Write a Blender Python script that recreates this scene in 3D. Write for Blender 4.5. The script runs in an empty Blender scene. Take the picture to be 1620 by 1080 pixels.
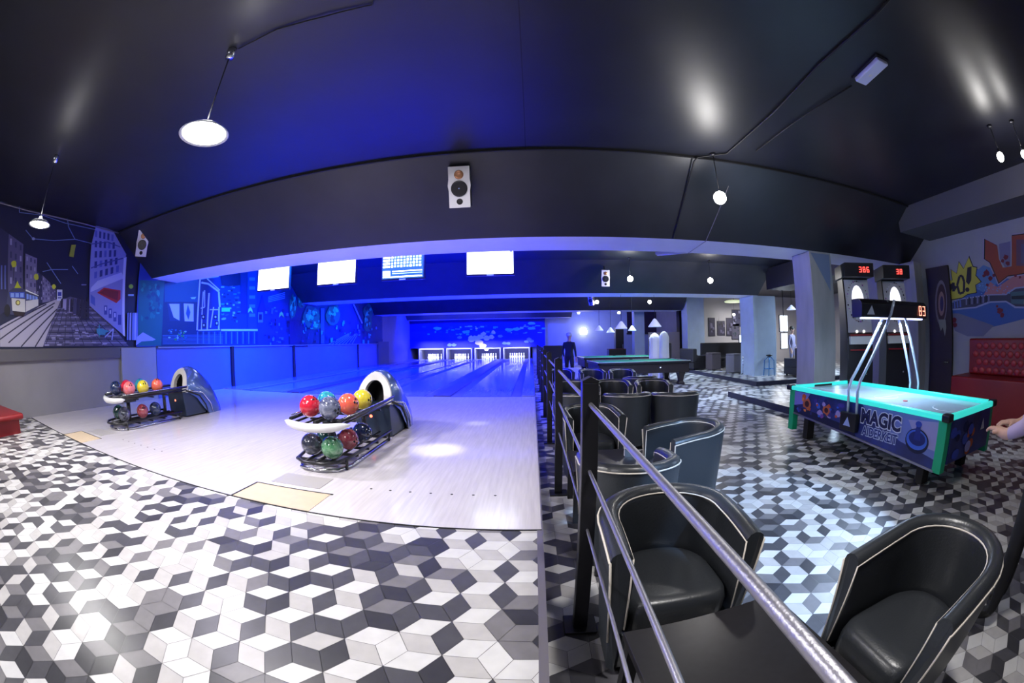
import bpy, bmesh, math, random
from mathutils import Vector, Matrix, Euler
random.seed(7)
SC = bpy.context.scene
COL = SC.collection
PI = math.pi
R = math.radians

# ------------------------------------------------------------------ camera (15 mm full-frame fisheye)
EYE = 1.15                 # height above the raised bowling floor (z = 0); the lounge floor lies at z = LOW
LOW = -0.35
YAW, PITCH, ROLL, FPX = 0.0468, 0.0, 0.0154, 658.0
Rz = Matrix(((math.cos(YAW), -math.sin(YAW), 0), (math.sin(YAW), math.cos(YAW), 0), (0, 0, 1)))
Rx = Matrix(((1, 0, 0), (0, math.cos(PITCH), -math.sin(PITCH)), (0, math.sin(PITCH), math.cos(PITCH))))
Ry = Matrix(((math.cos(ROLL), 0, math.sin(ROLL)), (0, 1, 0), (-math.sin(ROLL), 0, math.cos(ROLL))))
CAMR = Rz @ Rx @ Ry        # columns: right, forward, up
cam = bpy.data.cameras.new('camera')
cam.type = 'PANO'
cam.sensor_width = 36.0
cam.clip_start = 0.01
cam.clip_end = 200
cam.panorama_type = 'FISHEYE_EQUISOLID'
cam.fisheye_lens = FPX / 1620 * 36.0
cam.fisheye_fov = R(220)
cam.lens = FPX / 1620 * 36.0
camo = bpy.data.objects.new('camera', cam)
COL.objects.link(camo)
right, fwd, up = CAMR.col[0], CAMR.col[1], CAMR.col[2]
m = Matrix((right, up, -fwd)).transposed().to_4x4()
m.translation = Vector((0, 0, EYE))
camo.matrix_world = m
SC.camera = camo

# ------------------------------------------------------------------ exposure, world, large lights
SC.view_settings.view_transform = 'Standard'
SC.view_settings.look = 'None'
SC.view_settings.gamma = 1
SC.view_settings.use_curve_mapping = False
SC.view_settings.exposure = 0.0
world = bpy.data.worlds.new('world')
SC.world = world
world.use_nodes = True
world.node_tree.nodes['Background'].inputs[0].default_value = (0.30, 0.36, 0.62, 1)
world.node_tree.nodes['Background'].inputs[1].default_value = 0.02

def area(name, loc, size, power, color, target=None, sizey=None, spread=180):
    l = bpy.data.lights.new(name, 'AREA')
    l.shape = 'RECTANGLE'; l.size = size; l.size_y = sizey or size
    l.energy = power; l.color = color; l.spread = R(spread)
    o = bpy.data.objects.new(name, l); COL.objects.link(o)
    o.location = loc
    d = (Vector(target) - Vector(loc)) if target else Vector((0, 0, -1))
    o.rotation_euler = d.to_track_quat('-Z', 'Y').to_euler()
    return o
def spot(name, loc, target, power, color, angle, blend=0.3, rad=0.05):
    l = bpy.data.lights.new(name, 'SPOT')
    l.energy = power; l.color = color; l.spot_size = R(angle); l.spot_blend = blend; l.shadow_soft_size = rad
    o = bpy.data.objects.new(name, l); COL.objects.link(o)
    o.location = loc
    o.rotation_euler = (Vector(target) - Vector(loc)).to_track_quat('-Z', 'Y').to_euler()
    return o
def point(name, loc, power, color, rad=0.08):
    l = bpy.data.lights.new(name, 'POINT')
    l.energy = power; l.color = color; l.shadow_soft_size = rad
    o = bpy.data.objects.new(name, l); COL.objects.link(o); o.location = loc
    return o
BLUE = (0.0, 0.008, 1.0)
LILAC = (0.55, 0.55, 1.0)
WHITE = (1.0, 0.97, 0.95)
COOL = (0.58, 0.76, 1.0)
# blue LED battens on the far sides of the beams, above the lanes
area('blue_led_batten', (-4.0, 8.2, 3.42), 7.6, 1000, (0.03, 0.04, 1.0), target=(-4.0, 10.2, 0), sizey=0.25, spread=110)
area('blue_led_batten', (-4.0, 11.0, 3.42), 7.6, 1700, BLUE, sizey=0.3, spread=125)
area('blue_led_batten', (-4.0, 17.2, 3.42), 7.6, 2600, BLUE, sizey=0.3, spread=130)
area('blue_led_batten', (-4.0, 24.6, 3.42), 7.6, 2000, BLUE, target=(-4.0, 27.0, 0), sizey=0.3, spread=130)
# blue wash on the left and far walls, plus an added ceiling fill
area('blue_fill', (-4.6, 9.0, 3.3), 1.0, 300, (0.0, 0.13, 1.0), target=(-8.2, 9.4, 1.0), sizey=0.3, spread=120)
area('blue_fill', (-4.6, 15.0, 3.3), 1.0, 300, (0.0, 0.11, 1.0), target=(-8.2, 15.4, 1.0), sizey=0.3, spread=120)
area('blue_fill', (3.0, 24.6, 3.3), 1.0, 110, (0.08, 0.15, 1.0), target=(5.0, 27.5, 1.0), sizey=0.3)
area('blue_fill', (-1.4, 3.2, 2.0), 1.6, 2, (0.06, 0.08, 1.0), target=(-0.9, 1.6, 3.5), sizey=0.5)  # added blue fill hung in the air, tints the front ceiling
# lights without fixtures over the approach, tiled floor and lounge
area('approach_fill', (-4.6, 3.5, 3.42), 0.16, 58, (0.87, 0.82, 1.0), target=(-2.9, 4.3, 0), spread=105)  # added key light without a fixture, throws the ball return's shadow
spot('approach_patch_light', (-0.8, 4.3, 3.42), (-1.02, 4.25, 0), 620, (0.93, 0.93, 1.0), 12, 0.9)  # added unseen spot that makes the bright patch on the boards
spot('approach_patch_light', (-0.6, 4.4, 3.42), (-0.78, 5.75, 0), 350, (0.8, 0.85, 1.0), 6, 0.8)  # second added patch of light, smaller and farther up the approach
area('seat_fill', (0.95, 0.9, 3.42), 0.3, 26, WHITE, target=(0.75, 1.0, 0), spread=100)  # added soft light, lifts the dark nearest chair and its table
area('approach_fill', (-1.0, 3.5, 3.42), 0.5, 30, (0.92, 0.88, 1.0), target=(-0.8, 5.4, 0), spread=110)  # added fill without a fixture, brightens the right of the approach
area('unseen_ceiling_lamp', (-2.6, -0.6, 3.4), 0.6, 58, (0.97, 0.95, 1.0), target=(-2.6, 0.8, 0), spread=140)
area('unseen_ceiling_lamp', (-6.0, -1.2, 3.4), 0.6, 40, WHITE, target=(-6.0, 0.8, 0), spread=140)
spot('stage_spot', (2.1, 0.2, 3.35), (1.72, 2.5, LOW), 1100, (0.36, 0.60, 1.0), 36, 0.12)
spot('stage_spot', (2.4, 4.9, 3.35), (2.3, 4.7, LOW), 360, (0.85, 0.90, 1.0), 58, 0.6)
area('unseen_ceiling_lamp', (4.4, 9.0, 3.4), 1.0, 130, COOL, target=(4.6, 10.5, 0), spread=110)
area('unseen_ceiling_lamp', (5.0, 16.5, 3.4), 1.0, 170, COOL, spread=120)
area('unseen_ceiling_lamp', (11.5, 12.5, 3.0), 1.0, 330, COOL)
area('unseen_ceiling_lamp', (8.2, 10.0, 3.3), 0.5, 75, COOL, target=(8.5, 13.0, 0.9), spread=120)  # added to brighten the front of the pale blue column
area('unseen_ceiling_lamp', (12.5, 18.0, 3.0), 1.0, 220, WHITE)

# ------------------------------------------------------------------ materials
MATS = {}
def mat(name, col, rough=0.5, metal=0.0, emit=None, estr=0.0, noise=0.0, nscale=8.0, bump=0.0, bscale=40.0,
        coat=0.0, spec=0.5, stretch=None, col2=None, alpha=1.0, trans=0.0):
    if name in MATS: return MATS[name]
    m = bpy.data.materials.new(name); MATS[name] = m
    m.use_nodes = True
    nt = m.node_tree; N = nt.nodes; L = nt.links
    b = N['Principled BSDF']
    b.inputs['Base Color'].default_value = (*col, 1)
    b.inputs['Roughness'].default_value = rough
    b.inputs['Metallic'].default_value = metal
    b.inputs['Specular IOR Level'].default_value = spec
    b.inputs['Coat Weight'].default_value = coat
    b.inputs['Coat Roughness'].default_value = 0.08
    b.inputs['Alpha'].default_value = alpha
    b.inputs['Transmission Weight'].default_value = trans
    if emit:
        b.inputs['Emission Color'].default_value = (*emit, 1)
        b.inputs['Emission Strength'].default_value = estr
    if noise or bump:
        tc = N.new('ShaderNodeTexCoord')
        mp = N.new('ShaderNodeMapping')
        L.new(tc.outputs['Object'], mp.inputs[0])
        if stretch: mp.inputs['Scale'].default_value = stretch
        if noise:
            n = N.new('ShaderNodeTexNoise'); n.inputs['Scale'].default_value = nscale; n.inputs['Detail'].default_value = 5
            L.new(mp.outputs[0], n.inputs['Vector'])
            r = N.new('ShaderNodeValToRGB')
            c2 = col2 or tuple(c * (1 - noise) for c in col)
            r.color_ramp.elements[0].position = 0.3; r.color_ramp.elements[1].position = 0.7
            r.color_ramp.elements[0].color = (*c2, 1); r.color_ramp.elements[1].color = (*col, 1)
            L.new(n.outputs['Fac'], r.inputs[0]); L.new(r.outputs[0], b.inputs['Base Color'])
        if bump:
            n2 = N.new('ShaderNodeTexNoise'); n2.inputs['Scale'].default_value = bscale; n2.inputs['Detail'].default_value = 4
            L.new(mp.outputs[0], n2.inputs['Vector'])
            bp = N.new('ShaderNodeBump'); bp.inputs['Strength'].default_value = bump; bp.inputs['Distance'].default_value = 0.01
            L.new(n2.outputs['Fac'], bp.inputs['Height']); L.new(bp.outputs[0], b.inputs['Normal'])
    return m
def flat(col, rough=0.6, coat=0.0):
    return mat('paint_%02x%02x%02x' % tuple(int(max(0, min(1, c)) * 255) for c in col), col, rough, coat=coat)
def srgb(r, g, b):
    f = lambda c: (c / 255 / 12.92) if c <= 10 else ((c / 255 + 0.055) / 1.055) ** 2.4
    return (f(r), f(g), f(b))
def glow(name, col, s): return mat(name, (0.02, 0.02, 0.02), 0.4, emit=col, estr=s)

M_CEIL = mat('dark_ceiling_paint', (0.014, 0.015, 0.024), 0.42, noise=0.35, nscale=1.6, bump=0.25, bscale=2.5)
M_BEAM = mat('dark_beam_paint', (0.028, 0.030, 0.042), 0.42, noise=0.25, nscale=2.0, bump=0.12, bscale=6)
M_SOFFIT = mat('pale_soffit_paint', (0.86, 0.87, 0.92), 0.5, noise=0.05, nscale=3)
M_GREYWALL = mat('grey_wall_paint', (0.26, 0.25, 0.27), 0.6, noise=0.12, nscale=2, bump=0.05)
M_GREYWALL2 = mat('grey_wall_paint_light', (0.34, 0.34, 0.38), 0.6, noise=0.1, nscale=2)
M_CONC = mat('pale_concrete_column', (0.50, 0.51, 0.55), 0.7, noise=0.22, nscale=5, bump=0.15, bscale=14, stretch=(1, 1, 0.25))
M_BLACK = mat('black_metal', (0.012, 0.012, 0.016), 0.38)
M_BLACKP = mat('black_plastic', (0.015, 0.015, 0.02), 0.3)
M_BLACKM = mat('matte_black', (0.010, 0.010, 0.012), 0.75)
M_LEATHER = mat('black_leather', (0.026, 0.029, 0.034), 0.33, bump=0.10, bscale=90, spec=0.6)
M_LEATHER2 = mat('black_leather_outer', (0.040, 0.046, 0.055), 0.38, bump=0.10, bscale=90)
M_PIPING = mat('cream_piping', (0.72, 0.66, 0.58), 0.45)
M_TABLE = mat('black_table_top', (0.014, 0.013, 0.016), 0.34, noise=0.3, nscale=30)
M_CHROME = mat('chrome', (0.75, 0.76, 0.80), 0.18, metal=1.0)
M_STEEL = mat('brushed_steel', (0.42, 0.41, 0.46), 0.42, metal=1.0, bump=0.12, bscale=160)
M_RED = mat('red_upholstery', (0.24, 0.008, 0.012), 0.45)
M_WHITEP = mat('white_plastic', (0.72, 0.72, 0.74), 0.3)
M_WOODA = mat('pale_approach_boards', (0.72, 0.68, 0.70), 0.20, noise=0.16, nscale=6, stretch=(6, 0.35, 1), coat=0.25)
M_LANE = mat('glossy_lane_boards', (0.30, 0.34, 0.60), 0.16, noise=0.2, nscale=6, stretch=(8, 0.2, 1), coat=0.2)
M_GUTTER = mat('dark_gutter', (0.10, 0.10, 0.14), 0.35)
M_BEIGE = mat('beige_board', (0.66, 0.52, 0.36), 0.5, noise=0.08, nscale=12)
M_GREYPLATE = mat('grey_plate', (0.40, 0.38, 0.37), 0.5)
M_TRIM = mat('aluminium_trim', (0.26, 0.24, 0.27), 0.4, metal=0.5)

# ------------------------------------------------------------------ mesh builder
class MB:
    def __init__(s): s.v = []; s.f = []; s.m = []; s.sm = []; s.mats = []
    def mi(s, m):
        if m not in s.mats: s.mats.append(m)
        return s.mats.index(m)
    def add(s, vs, fs, m, smooth=False, M=None):
        k = len(s.v); i = s.mi(m)
        if M is not None: vs = [M @ Vector(v) for v in vs]
        s.v += [tuple(v) for v in vs]
        for f in fs: s.f.append(tuple(k + a for a in f)); s.m.append(i); s.sm.append(smooth)
        return s
    def box(s, x0, x1, y0, y1, z0, z1, m, M=None):
        v = [(x, y, z) for z in (z0, z1) for y in (y0, y1) for x in (x0, x1)]
        return s.add(v, [(0, 2, 3, 1), (4, 5, 7, 6), (0, 1, 5, 4), (2, 6, 7, 3), (0, 4, 6, 2), (1, 3, 7, 5)], m, M=M)
    def rings(s, rings, m, closed=True, caps=True, smooth=True, M=None):
        n = len(rings[0]); vs = [p for r in rings for p in r]; fs = []
        for i in range(len(rings) - 1):
            for j in range(n if closed else n - 1):
                a = i * n + j; b = i * n + (j + 1) % n
                fs.append((a, b, b + n, a + n))
        s.add(vs, fs, m, smooth, M)
        if caps and closed:
            k = len(s.v) - len(vs)
            s.f.append(tuple(k + j for j in reversed(range(n)))); s.m.append(s.mi(m)); s.sm.append(False)
            s.f.append(tuple(k + (len(rings) - 1) * n + j for j in range(n))); s.m.append(s.mi(m)); s.sm.append(False)
        return s
    def tube(s, pts, r, m, n=8, closed=False, M=None, caps=True):
        pts = [Vector(p) for p in pts]; rs = r if isinstance(r, (list, tuple)) else [r] * len(pts)
        rings = []; N = len(pts); ref = None
        for i, p in enumerate(pts):
            a = pts[(i - 1) % N] if (closed or i > 0) else p
            b = pts[(i + 1) % N] if (closed or i < N - 1) else p
            t = (b - a).normalized() if (b - a).length > 1e-9 else Vector((0, 0, 1))
            if ref is None:
                ref = Vector((0, 0, 1)) if abs(t.z) < 0.9 else Vector((1, 0, 0))
            u = (ref - t * ref.dot(t)).normalized(); w = t.cross(u); ref = u
            rings.append([p + (u * math.cos(2 * PI * k / n) + w * math.sin(2 * PI * k / n)) * rs[i] for k in range(n)])
        if closed: rings.append(rings[0]); caps = False
        return s.rings(rings, m, caps=caps, M=M)
    def lathe(s, prof, c, m, n=20, M=None, smooth=True, caps=True):
        rings = [[(c[0] + r * math.cos(2 * PI * k / n), c[1] + r * math.sin(2 * PI * k / n), c[2] + z) for k in range(n)] for r, z in prof]
        return s.rings(rings, m, M=M, smooth=smooth, caps=caps)
    def sphere(s, c, r, m, nu=24, nv=14, sc=(1, 1, 1), M=None):
        prof = []
        rings = []
        for j in range(1, nv):
            a = -PI / 2 + PI * j / nv
            rings.append([(c[0] + sc[0] * r * math.cos(a) * math.cos(2 * PI * k / nu), c[1] + sc[1] * r * math.cos(a) * math.sin(2 * PI * k / nu), c[2] + sc[2] * r * math.sin(a)) for k in range(nu)])
        k0 = len(s.v)
        s.rings(rings, m, caps=False, M=M)
        bot = (c[0], c[1], c[2] - sc[2] * r); top = (c[0], c[1], c[2] + sc[2] * r)
        s.add([bot, top], [], m, M=M)
        kb = len(s.v) - 2; i = s.mi(m)
        for k in range(nu):
            s.f.append((kb, k0 + (k + 1) % nu, k0 + k)); s.m.append(i); s.sm.append(True)
            b = k0 + (nv - 2) * nu
            s.f.append((kb + 1, b + k, b + (k + 1) % nu)); s.m.append(i); s.sm.append(True)
        return s
    def poly(s, pts, m, M=None):
        return s.add(pts, [tuple(range(len(pts)))], m, M=M)
    def prism(s, pts, dvec, m, M=None):
        n = len(pts); d = Vector(dvec); vs = [Vector(p) for p in pts] + [Vector(p) + d for p in pts]
        fs = [tuple(reversed(range(n))), tuple(range(n, 2 * n))] + [(i, (i + 1) % n, n + (i + 1) % n, n + i) for i in range(n)]
        return s.add(vs, fs, m, M=M)
    def build(s, name, parent=None, bevel=0.0, seg=2, subsurf=0, loc=None, rot=None, kind=None, recalc=True):
        me = bpy.data.meshes.new(name)
        me.from_pydata(s.v, [], s.f)
        for mm in s.mats: me.materials.append(mm)
        me.polygons.foreach_set('material_index', s.m)
        me.polygons.foreach_set('use_smooth', s.sm)
        if recalc:
            bm = bmesh.new(); bm.from_mesh(me)
            bmesh.ops.recalc_face_normals(bm, faces=bm.faces[:])
            bm.to_mesh(me); bm.free()
        o = bpy.data.objects.new(name, me); COL.objects.link(o)
        if parent: o.parent = parent
        if loc: o.location = loc
        if rot: o.rotation_euler = rot
        if bevel:
            b = o.modifiers.new('bevel', 'BEVEL'); b.width = bevel; b.segments = seg; b.limit_method = 'ANGLE'; b.angle_limit = R(40)
            for p in me.polygons: p.use_smooth = True
            w = o.modifiers.new('wn', 'WEIGHTED_NORMAL'); w.keep_sharp = True
        if subsurf:
            q = o.modifiers.new('sub', 'SUBSURF'); q.levels = subsurf; q.render_levels = subsurf
        if kind: o['kind'] = kind
        return o
def tag(o, label, cat, group=None, kind=None):
    if label: o['label'] = label
    if cat: o['category'] = cat
    if group: o['group'] = group
    if kind: o['kind'] = kind
    return o
def thing(name, label, cat, loc=(0, 0, 0), rz=0.0, group=None):
    o = bpy.data.objects.new(name, None); COL.objects.link(o)
    o.empty_display_size = 0.1
    o.location = loc; o.rotation_euler = (0, 0, rz)
    return tag(o, label, cat, group)
def dup(root, loc, rz, label, group=None):
    r = root.copy(); COL.objects.link(r); r.location = loc; r.rotation_euler = (0, 0, rz)
    r['label'] = label
    if group: r['group'] = group
    for ch in list(root.children):
        c = ch.copy(); COL.objects.link(c); c.parent = r
        for g in list(ch.children):
            d = g.copy(); COL.objects.link(d); d.parent = c
    return r
def struct(name, mb, **k):
    o = mb.build(name, **k); o['kind'] = 'structure'; return o
def text_into(mb, txt, size, M, m, depth=0.004, shear=0.0, bold=0.0, sx=1.0):
    """letters as real raised shapes, in the local XY plane of M"""
    cu = bpy.data.curves.new('t', 'FONT'); cu.body = txt; cu.size = size; cu.extrude = depth; cu.shear = shear; cu.offset = bold
    cu.align_x = 'CENTER'; cu.resolution_u = 3
    o = bpy.data.objects.new('t', cu); COL.objects.link(o)
    bpy.context.view_layer.update()
    dg = bpy.context.evaluated_depsgraph_get(); me = bpy.data.meshes.new_from_object(o.evaluated_get(dg))
    S = Matrix.Diagonal((sx, 1, 1, 1))
    mb.add([S @ v.co for v in me.vertices], [tuple(p.vertices) for p in me.polygons], m, M=M)
    bpy.data.objects.remove(o); bpy.data.curves.remove(cu); bpy.data.meshes.remove(me)
def axes(o, x, y):
    """matrix with origin o and local X, Y along x, y"""
    x = Vector(x).normalized(); z = x.cross(Vector(y)).normalized(); y = z.cross(x)
    m = Matrix((x, y, z)).transposed().to_4x4(); m.translation = Vector(o); return m
def sight(px, py, ax, val):
    """place of a mark measured in the photograph on the real plane ax = val"""
    dx, dy = px - 810.0, 540.0 - py; r = math.hypot(dx, dy) + 1e-9; th = 2 * math.asin(r / (2 * FPX))
    v = CAMR @ Vector((math.sin(th) * dx / r, math.cos(th), math.sin(th) * dy / r))
    i = 'xyz'.index(ax); o = Vector((0, 0, EYE)); return o + v * ((val - o[i]) / v[i])

# ------------------------------------------------------------------ SETTING: floors
def rhombille(name, x0, x1, y0, y1, z, edge, rot, seed, origin=(0, 0)):
    rnd = random.Random(seed)
    shades = {
        'w': mat('tile_white', (0.70, 0.69, 0.68), 0.34, noise=0.10, nscale=14), 'l': mat('tile_light_grey', (0.54, 0.52, 0.51), 0.34, noise=0.12, nscale=14),
        'm': mat('tile_mid_grey', (0.21, 0.20, 0.21), 0.34, noise=0.16, nscale=14), 'd': mat('tile_dark_grey', (0.085, 0.083, 0.095), 0.34, noise=0.2, nscale=14),
        'k': mat('tile_charcoal', (0.048, 0.047, 0.056), 0.34, noise=0.2, nscale=14)}
    kinds = ['wld', 'wlm', 'wlw', 'wdd', 'wlw', 'wdk', 'mkd', 'mlk', 'wmd', 'mld', 'wld']
    c, s_ = math.cos(rot), math.sin(rot)
    def rt(x, y): return (origin[0] + c * x - s_ * y, origin[1] + s_ * x + c * y)
    e1 = rt(edge, 0); e1 = (e1[0] - origin[0], e1[1] - origin[1])
    e2 = rt(edge / 2, edge * 0.8660254); e2 = (e2[0] - origin[0], e2[1] - origin[1])
    d3 = (e1[0] - e2[0], e1[1] - e2[1])
    # lattice of cubes: translations e1+e2 ... a = e1 - d3, b = e1 + ... (hexagonal, hex edge = rhombus edge)
    a = (e1[0] + e2[0], e1[1] + e2[1]); b = (e1[0] + d3[0], e1[1] + d3[1])
    mb = MB(); g = 0.0012
    R_ = math.hypot(x1 - x0, y1 - y0) / edge / 1.5 + 4
    n = int(R_)
    cx, cy = (x0 + x1) / 2, (y0 + y1) / 2
    det = a[0] * b[1] - a[1] * b[0]
    i0 = round(((cx - origin[0]) * b[1] - (cy - origin[1]) * b[0]) / det); j0 = round((a[0] * (cy - origin[1]) - a[1] * (cx - origin[0])) / det)
    for i in range(i0 - n, i0 + n):
        for j in range(j0 - n, j0 + n):
            ax = origin[0] + i * a[0] + j * b[0]; ay = origin[1] + i * a[1] + j * b[1]
            if not (x0 - 2 * edge < ax < x1 + 2 * edge and y0 - 2 * edge < ay < y1 + 2 * edge): continue
            k = kinds[rnd.randrange(len(kinds))]
            A = (ax, ay); B = (ax + e2[0], ay + e2[1]); C = (B[0] + e1[0], B[1] + e1[1]); D = (ax + e1[0], ay + e1[1])
            A3 = (A[0] + d3[0], A[1] + d3[1]); D3 = (D[0] + d3[0], D[1] + d3[1]); C3 = (C[0] + d3[0], C[1] + d3[1])
            for quad, ch in (((A, D, C, B), k[0]), ((A, A3, D3, D), k[1]), ((D, D3, C3, C), k[2])):
                if rnd.random() < 0.08: ch = rnd.choice('wlmdk')
                mx = sum(q[0] for q in quad) / 4; my = sum(q[1] for q in quad) / 4
                mb.add([(q[0] + (mx - q[0]) * g / edge * 2, q[1] + (my - q[1]) * g / edge * 2, z) for q in quad], [(0, 1, 2, 3)], shades[ch])
    o = mb.build(name, recalc=False)
    bm = bmesh.new(); bm.from_mesh(o.data)
    for co, no in (((x0, 0, 0), (-1, 0, 0)), ((x1, 0, 0), (1, 0, 0)), ((0, y0, 0), (0, -1, 0)), ((0, y1, 0), (0, 1, 0))):
        bmesh.ops.bisect_plane(bm, geom=bm.verts[:] + bm.edges[:] + bm.faces[:], plane_co=co, plane_no=no, clear_outer=True)
    for f in bm.faces:
        if f.normal.z < 0: f.normal_flip()
    bm.to_mesh(o.data); bm.free()
    o['kind'] = 'structure'
    return o
M_GROUT = mat('floor_base', (0.16, 0.155, 0.16), 0.5)
EX = 0.055     # edge of the raised bowling floor
APP0 = 2.335   # front edge of the boarded approach
FOUL = 8.6
rhombille('floor', -8.2, EX - 0.03, -3.5, APP0, 0.0, 0.132, 0.0, 3, origin=(-0.33, 1.15))
rhombille('floor', EX + 0.02, 9.2, -3.5, 11.5, LOW, 0.132, R(-30), 11, origin=(1.656, 2.02))
rhombille('floor', EX + 0.02, 17.0, 11.5, 27.6, LOW, 0.20, R(-30), 12, origin=(1.656, 12.0))
rhombille('floor', 9.2, 17.0, 5.6, 11.5, LOW, 0.20, R(-30), 13, origin=(9.656, 8.0))
b = MB().box(-8.2, EX, -3.5, 27.6, -0.36, -0.012, M_GROUT)
struct('floor', b)
b = MB().box(EX, 17.0, -3.5, 27.6, LOW - 0.1, LOW - 0.004, M_GROUT)
struct('floor', b)
# edge trim + riser of the step
b = MB().box(EX - 0.03, EX, -3.5, APP0, -0.012, 0.004, M_TRIM)
b.box(EX - 0.004, EX + 0.006, -3.5, 27.4, LOW, 0.003, M_TRIM)
struct('trim_1', b)
b = MB().box(-8.2, EX - 0.003, APP0, FOUL, -0.012, 0.003, M_WOODA)
struct('floor', b)
b = MB().box(-8.2, EX, APP0 - 0.012, APP0, -0.012, 0.0045, M_BLACKM)
struct('trim_2', b)
# access panels in front of the ball returns
for cx in (-1.9, -5.72):
    o = MB().box(cx - 0.37, cx + 0.37, APP0 + 0.002, 2.70, 0.003, 0.006, M_BEIGE).box(cx - 0.39, cx + 0.39, 2.70, 2.715, 0.003, 0.007, M_BLACKM).box(cx - 0.39, cx - 0.37, APP0, 2.715, 0.003, 0.007, M_BLACKM).build('access_panel')
    o['kind'] = 'structure'; o.name = 'trim_3'
    o = MB().box(cx - 0.28, cx + 0.22, 2.79, 3.06, 0.003, 0.006, M_GREYPLATE).build('trim_4'); o['kind'] = 'structure'
b = MB()
for k in range(7):
    b.lathe([(0.011, 0), (0.011, 0.0008)], (-1.27 + k * 0.165, 2.93, 0.003), M_BLACKM, n=10)
for k in range(7):
    b.lathe([(0.011, 0), (0.011, 0.0008)], (-5.0 + k * 0.165, 2.93, 0.003), M_BLACKM, n=10)
struct('trim_5', b)

# ------------------------------------------------------------------ lanes
LANES = [-6.62, -4.74, -2.86, -0.98]
YE = 27.0
b = MB(); g = MB(); c = MB(); mk = MB()
M_ARROW = mat('lane_arrow_inlay', (0.08, 0.06, 0.08), 0.2)
for x in LANES:
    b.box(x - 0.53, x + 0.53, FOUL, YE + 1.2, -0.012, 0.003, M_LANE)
    for sgn in (-1, 1):
        gx = x + sgn * 0.65
        ring = [[(gx + 0.115 * math.cos(PI + PI * k / 8), y, 0.0 + 0.07 * math.sin(PI + PI * k / 8)) for k in range(9)] for y in (FOUL, YE + 1.0)]
        g.rings(ring, M_GUTTER, closed=False, smooth=True)
    for k in range(7):
        q = (k - 3) * 0.14; yy = FOUL + 4.6 - abs(k - 3) * 0.33
        mk.poly([(x + q - 0.03, yy, 0.0045), (x + q + 0.03, yy, 0.0045), (x + q, yy + 0.16, 0.0045)], M_ARROW)
for x0, x1 in ((-8.2, -7.39), (-5.86 + 0.0, -5.5), (-3.98 + 0.005, -3.62), (-2.1, -1.74), (-0.22, EX - 0.003)):
    c.box(x0, x1, FOUL, YE + 1.0, -0.012, 0.028, M_LANE if x0 in (-8.2, -3.975, -0.22) else M_GUTTER)
struct('floor', b)
struct('trim_6', g); struct('trim_7', c); struct('trim_8', mk)
b = MB().box(-7.4, EX - 0.003, FOUL - 0.03, FOUL, 0.003, 0.006, M_BLACKM)
struct('trim_9', b)

# ------------------------------------------------------------------ walls, ceiling, beams
M_WALLBLUE = mat('pale_wall_paint', (0.42, 0.43, 0.47), 0.55, noise=0.08, nscale=2)
b = MB().box(-8.5, -8.2, -3.5, 30, -0.4, 3.6, M_GREYWALL)
struct('wall_left', b)
# pilaster under the first beam, painted shade band, thin posts and ledge on the left wall
b = MB().box(-8.2, -8.14, 4.95, 6.05, 0, 1.14, M_GREYWALL2)
struct('trim_10', b)
b = MB().box(-8.2, -8.12, -3.5, 4.9, 0.95, 1.15, mat('wall_shade_band', (0.10, 0.095, 0.11), 0.5)).box(-8.2, -8.12, 6.1, 21.8, 1.125, 1.15, M_GREYWALL2)  # first box: shade under the mural put into the colour; second a ledge
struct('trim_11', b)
for yy in (9.05, 12.5, 18.3):
    struct('trim_12', MB().box(-8.2, -8.12, yy - 0.06, yy + 0.06, 0.0, 1.14, M_BLACK))
struct('trim_32', MB().box(-8.2, -8.185, 6.1, 21.8, 0.0, 1.12, mat('blue_lit_wall_panel', (0.13, 0.17, 0.45), 0.5, noise=0.1, nscale=1.5)))  # added panel: its blue stands for blue light falling on the grey wall
struct('trim_13', MB().box(-8.2, -8.10, 20.9, 22.6, 0.0, 1.25, mat('grey_panel', (0.12, 0.12, 0.14), 0.6)))
struct('wall_back', MB().box(-8.5, 17.3, -3.8, -3.5, LOW - .1, 3.6, M_GREYWALL))
struct('ceiling', MB().box(-8.5, 17.3, -3.8, 30.3, 3.5, 3.6, M_CEIL))
# right wall of the near room with bulkhead
M_GRAFWALL = mat('graffiti_wall_paint', (0.36, 0.37, 0.44), 0.6, noise=0.12, nscale=1.5)
struct('wall_right', MB().box(8.3, 8.5, -3.5, 6.05, LOW, 3.5, M_GRAFWALL))
struct('trim_14', MB().box(7.0, 8.3, -3.5, 5.0, 3.06, 3.5, mat('bulkhead_paint', (0.10, 0.10, 0.115), 0.6)))
struct('trim_15', MB().box(7.95, 8.3, 5.40, 6.05, LOW, 2.66, M_CONC))
struct('wall_right', MB().box(9.2, 9.35, 6.05, 9.2, LOW, 3.5, M_GREYWALL2))
struct('wall_right', MB().box(8.3, 9.35, 5.95, 6.08, LOW, 3.5, M_GREYWALL2))
struct('wall_right', MB().box(17.0, 17.3, 5.6, 30, LOW, 3.5, M_GREYWALL))
struct('wall_right', MB().box(9.35, 17.3, 5.7, 5.9, LOW, 3.5, M_GREYWALL))

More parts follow.
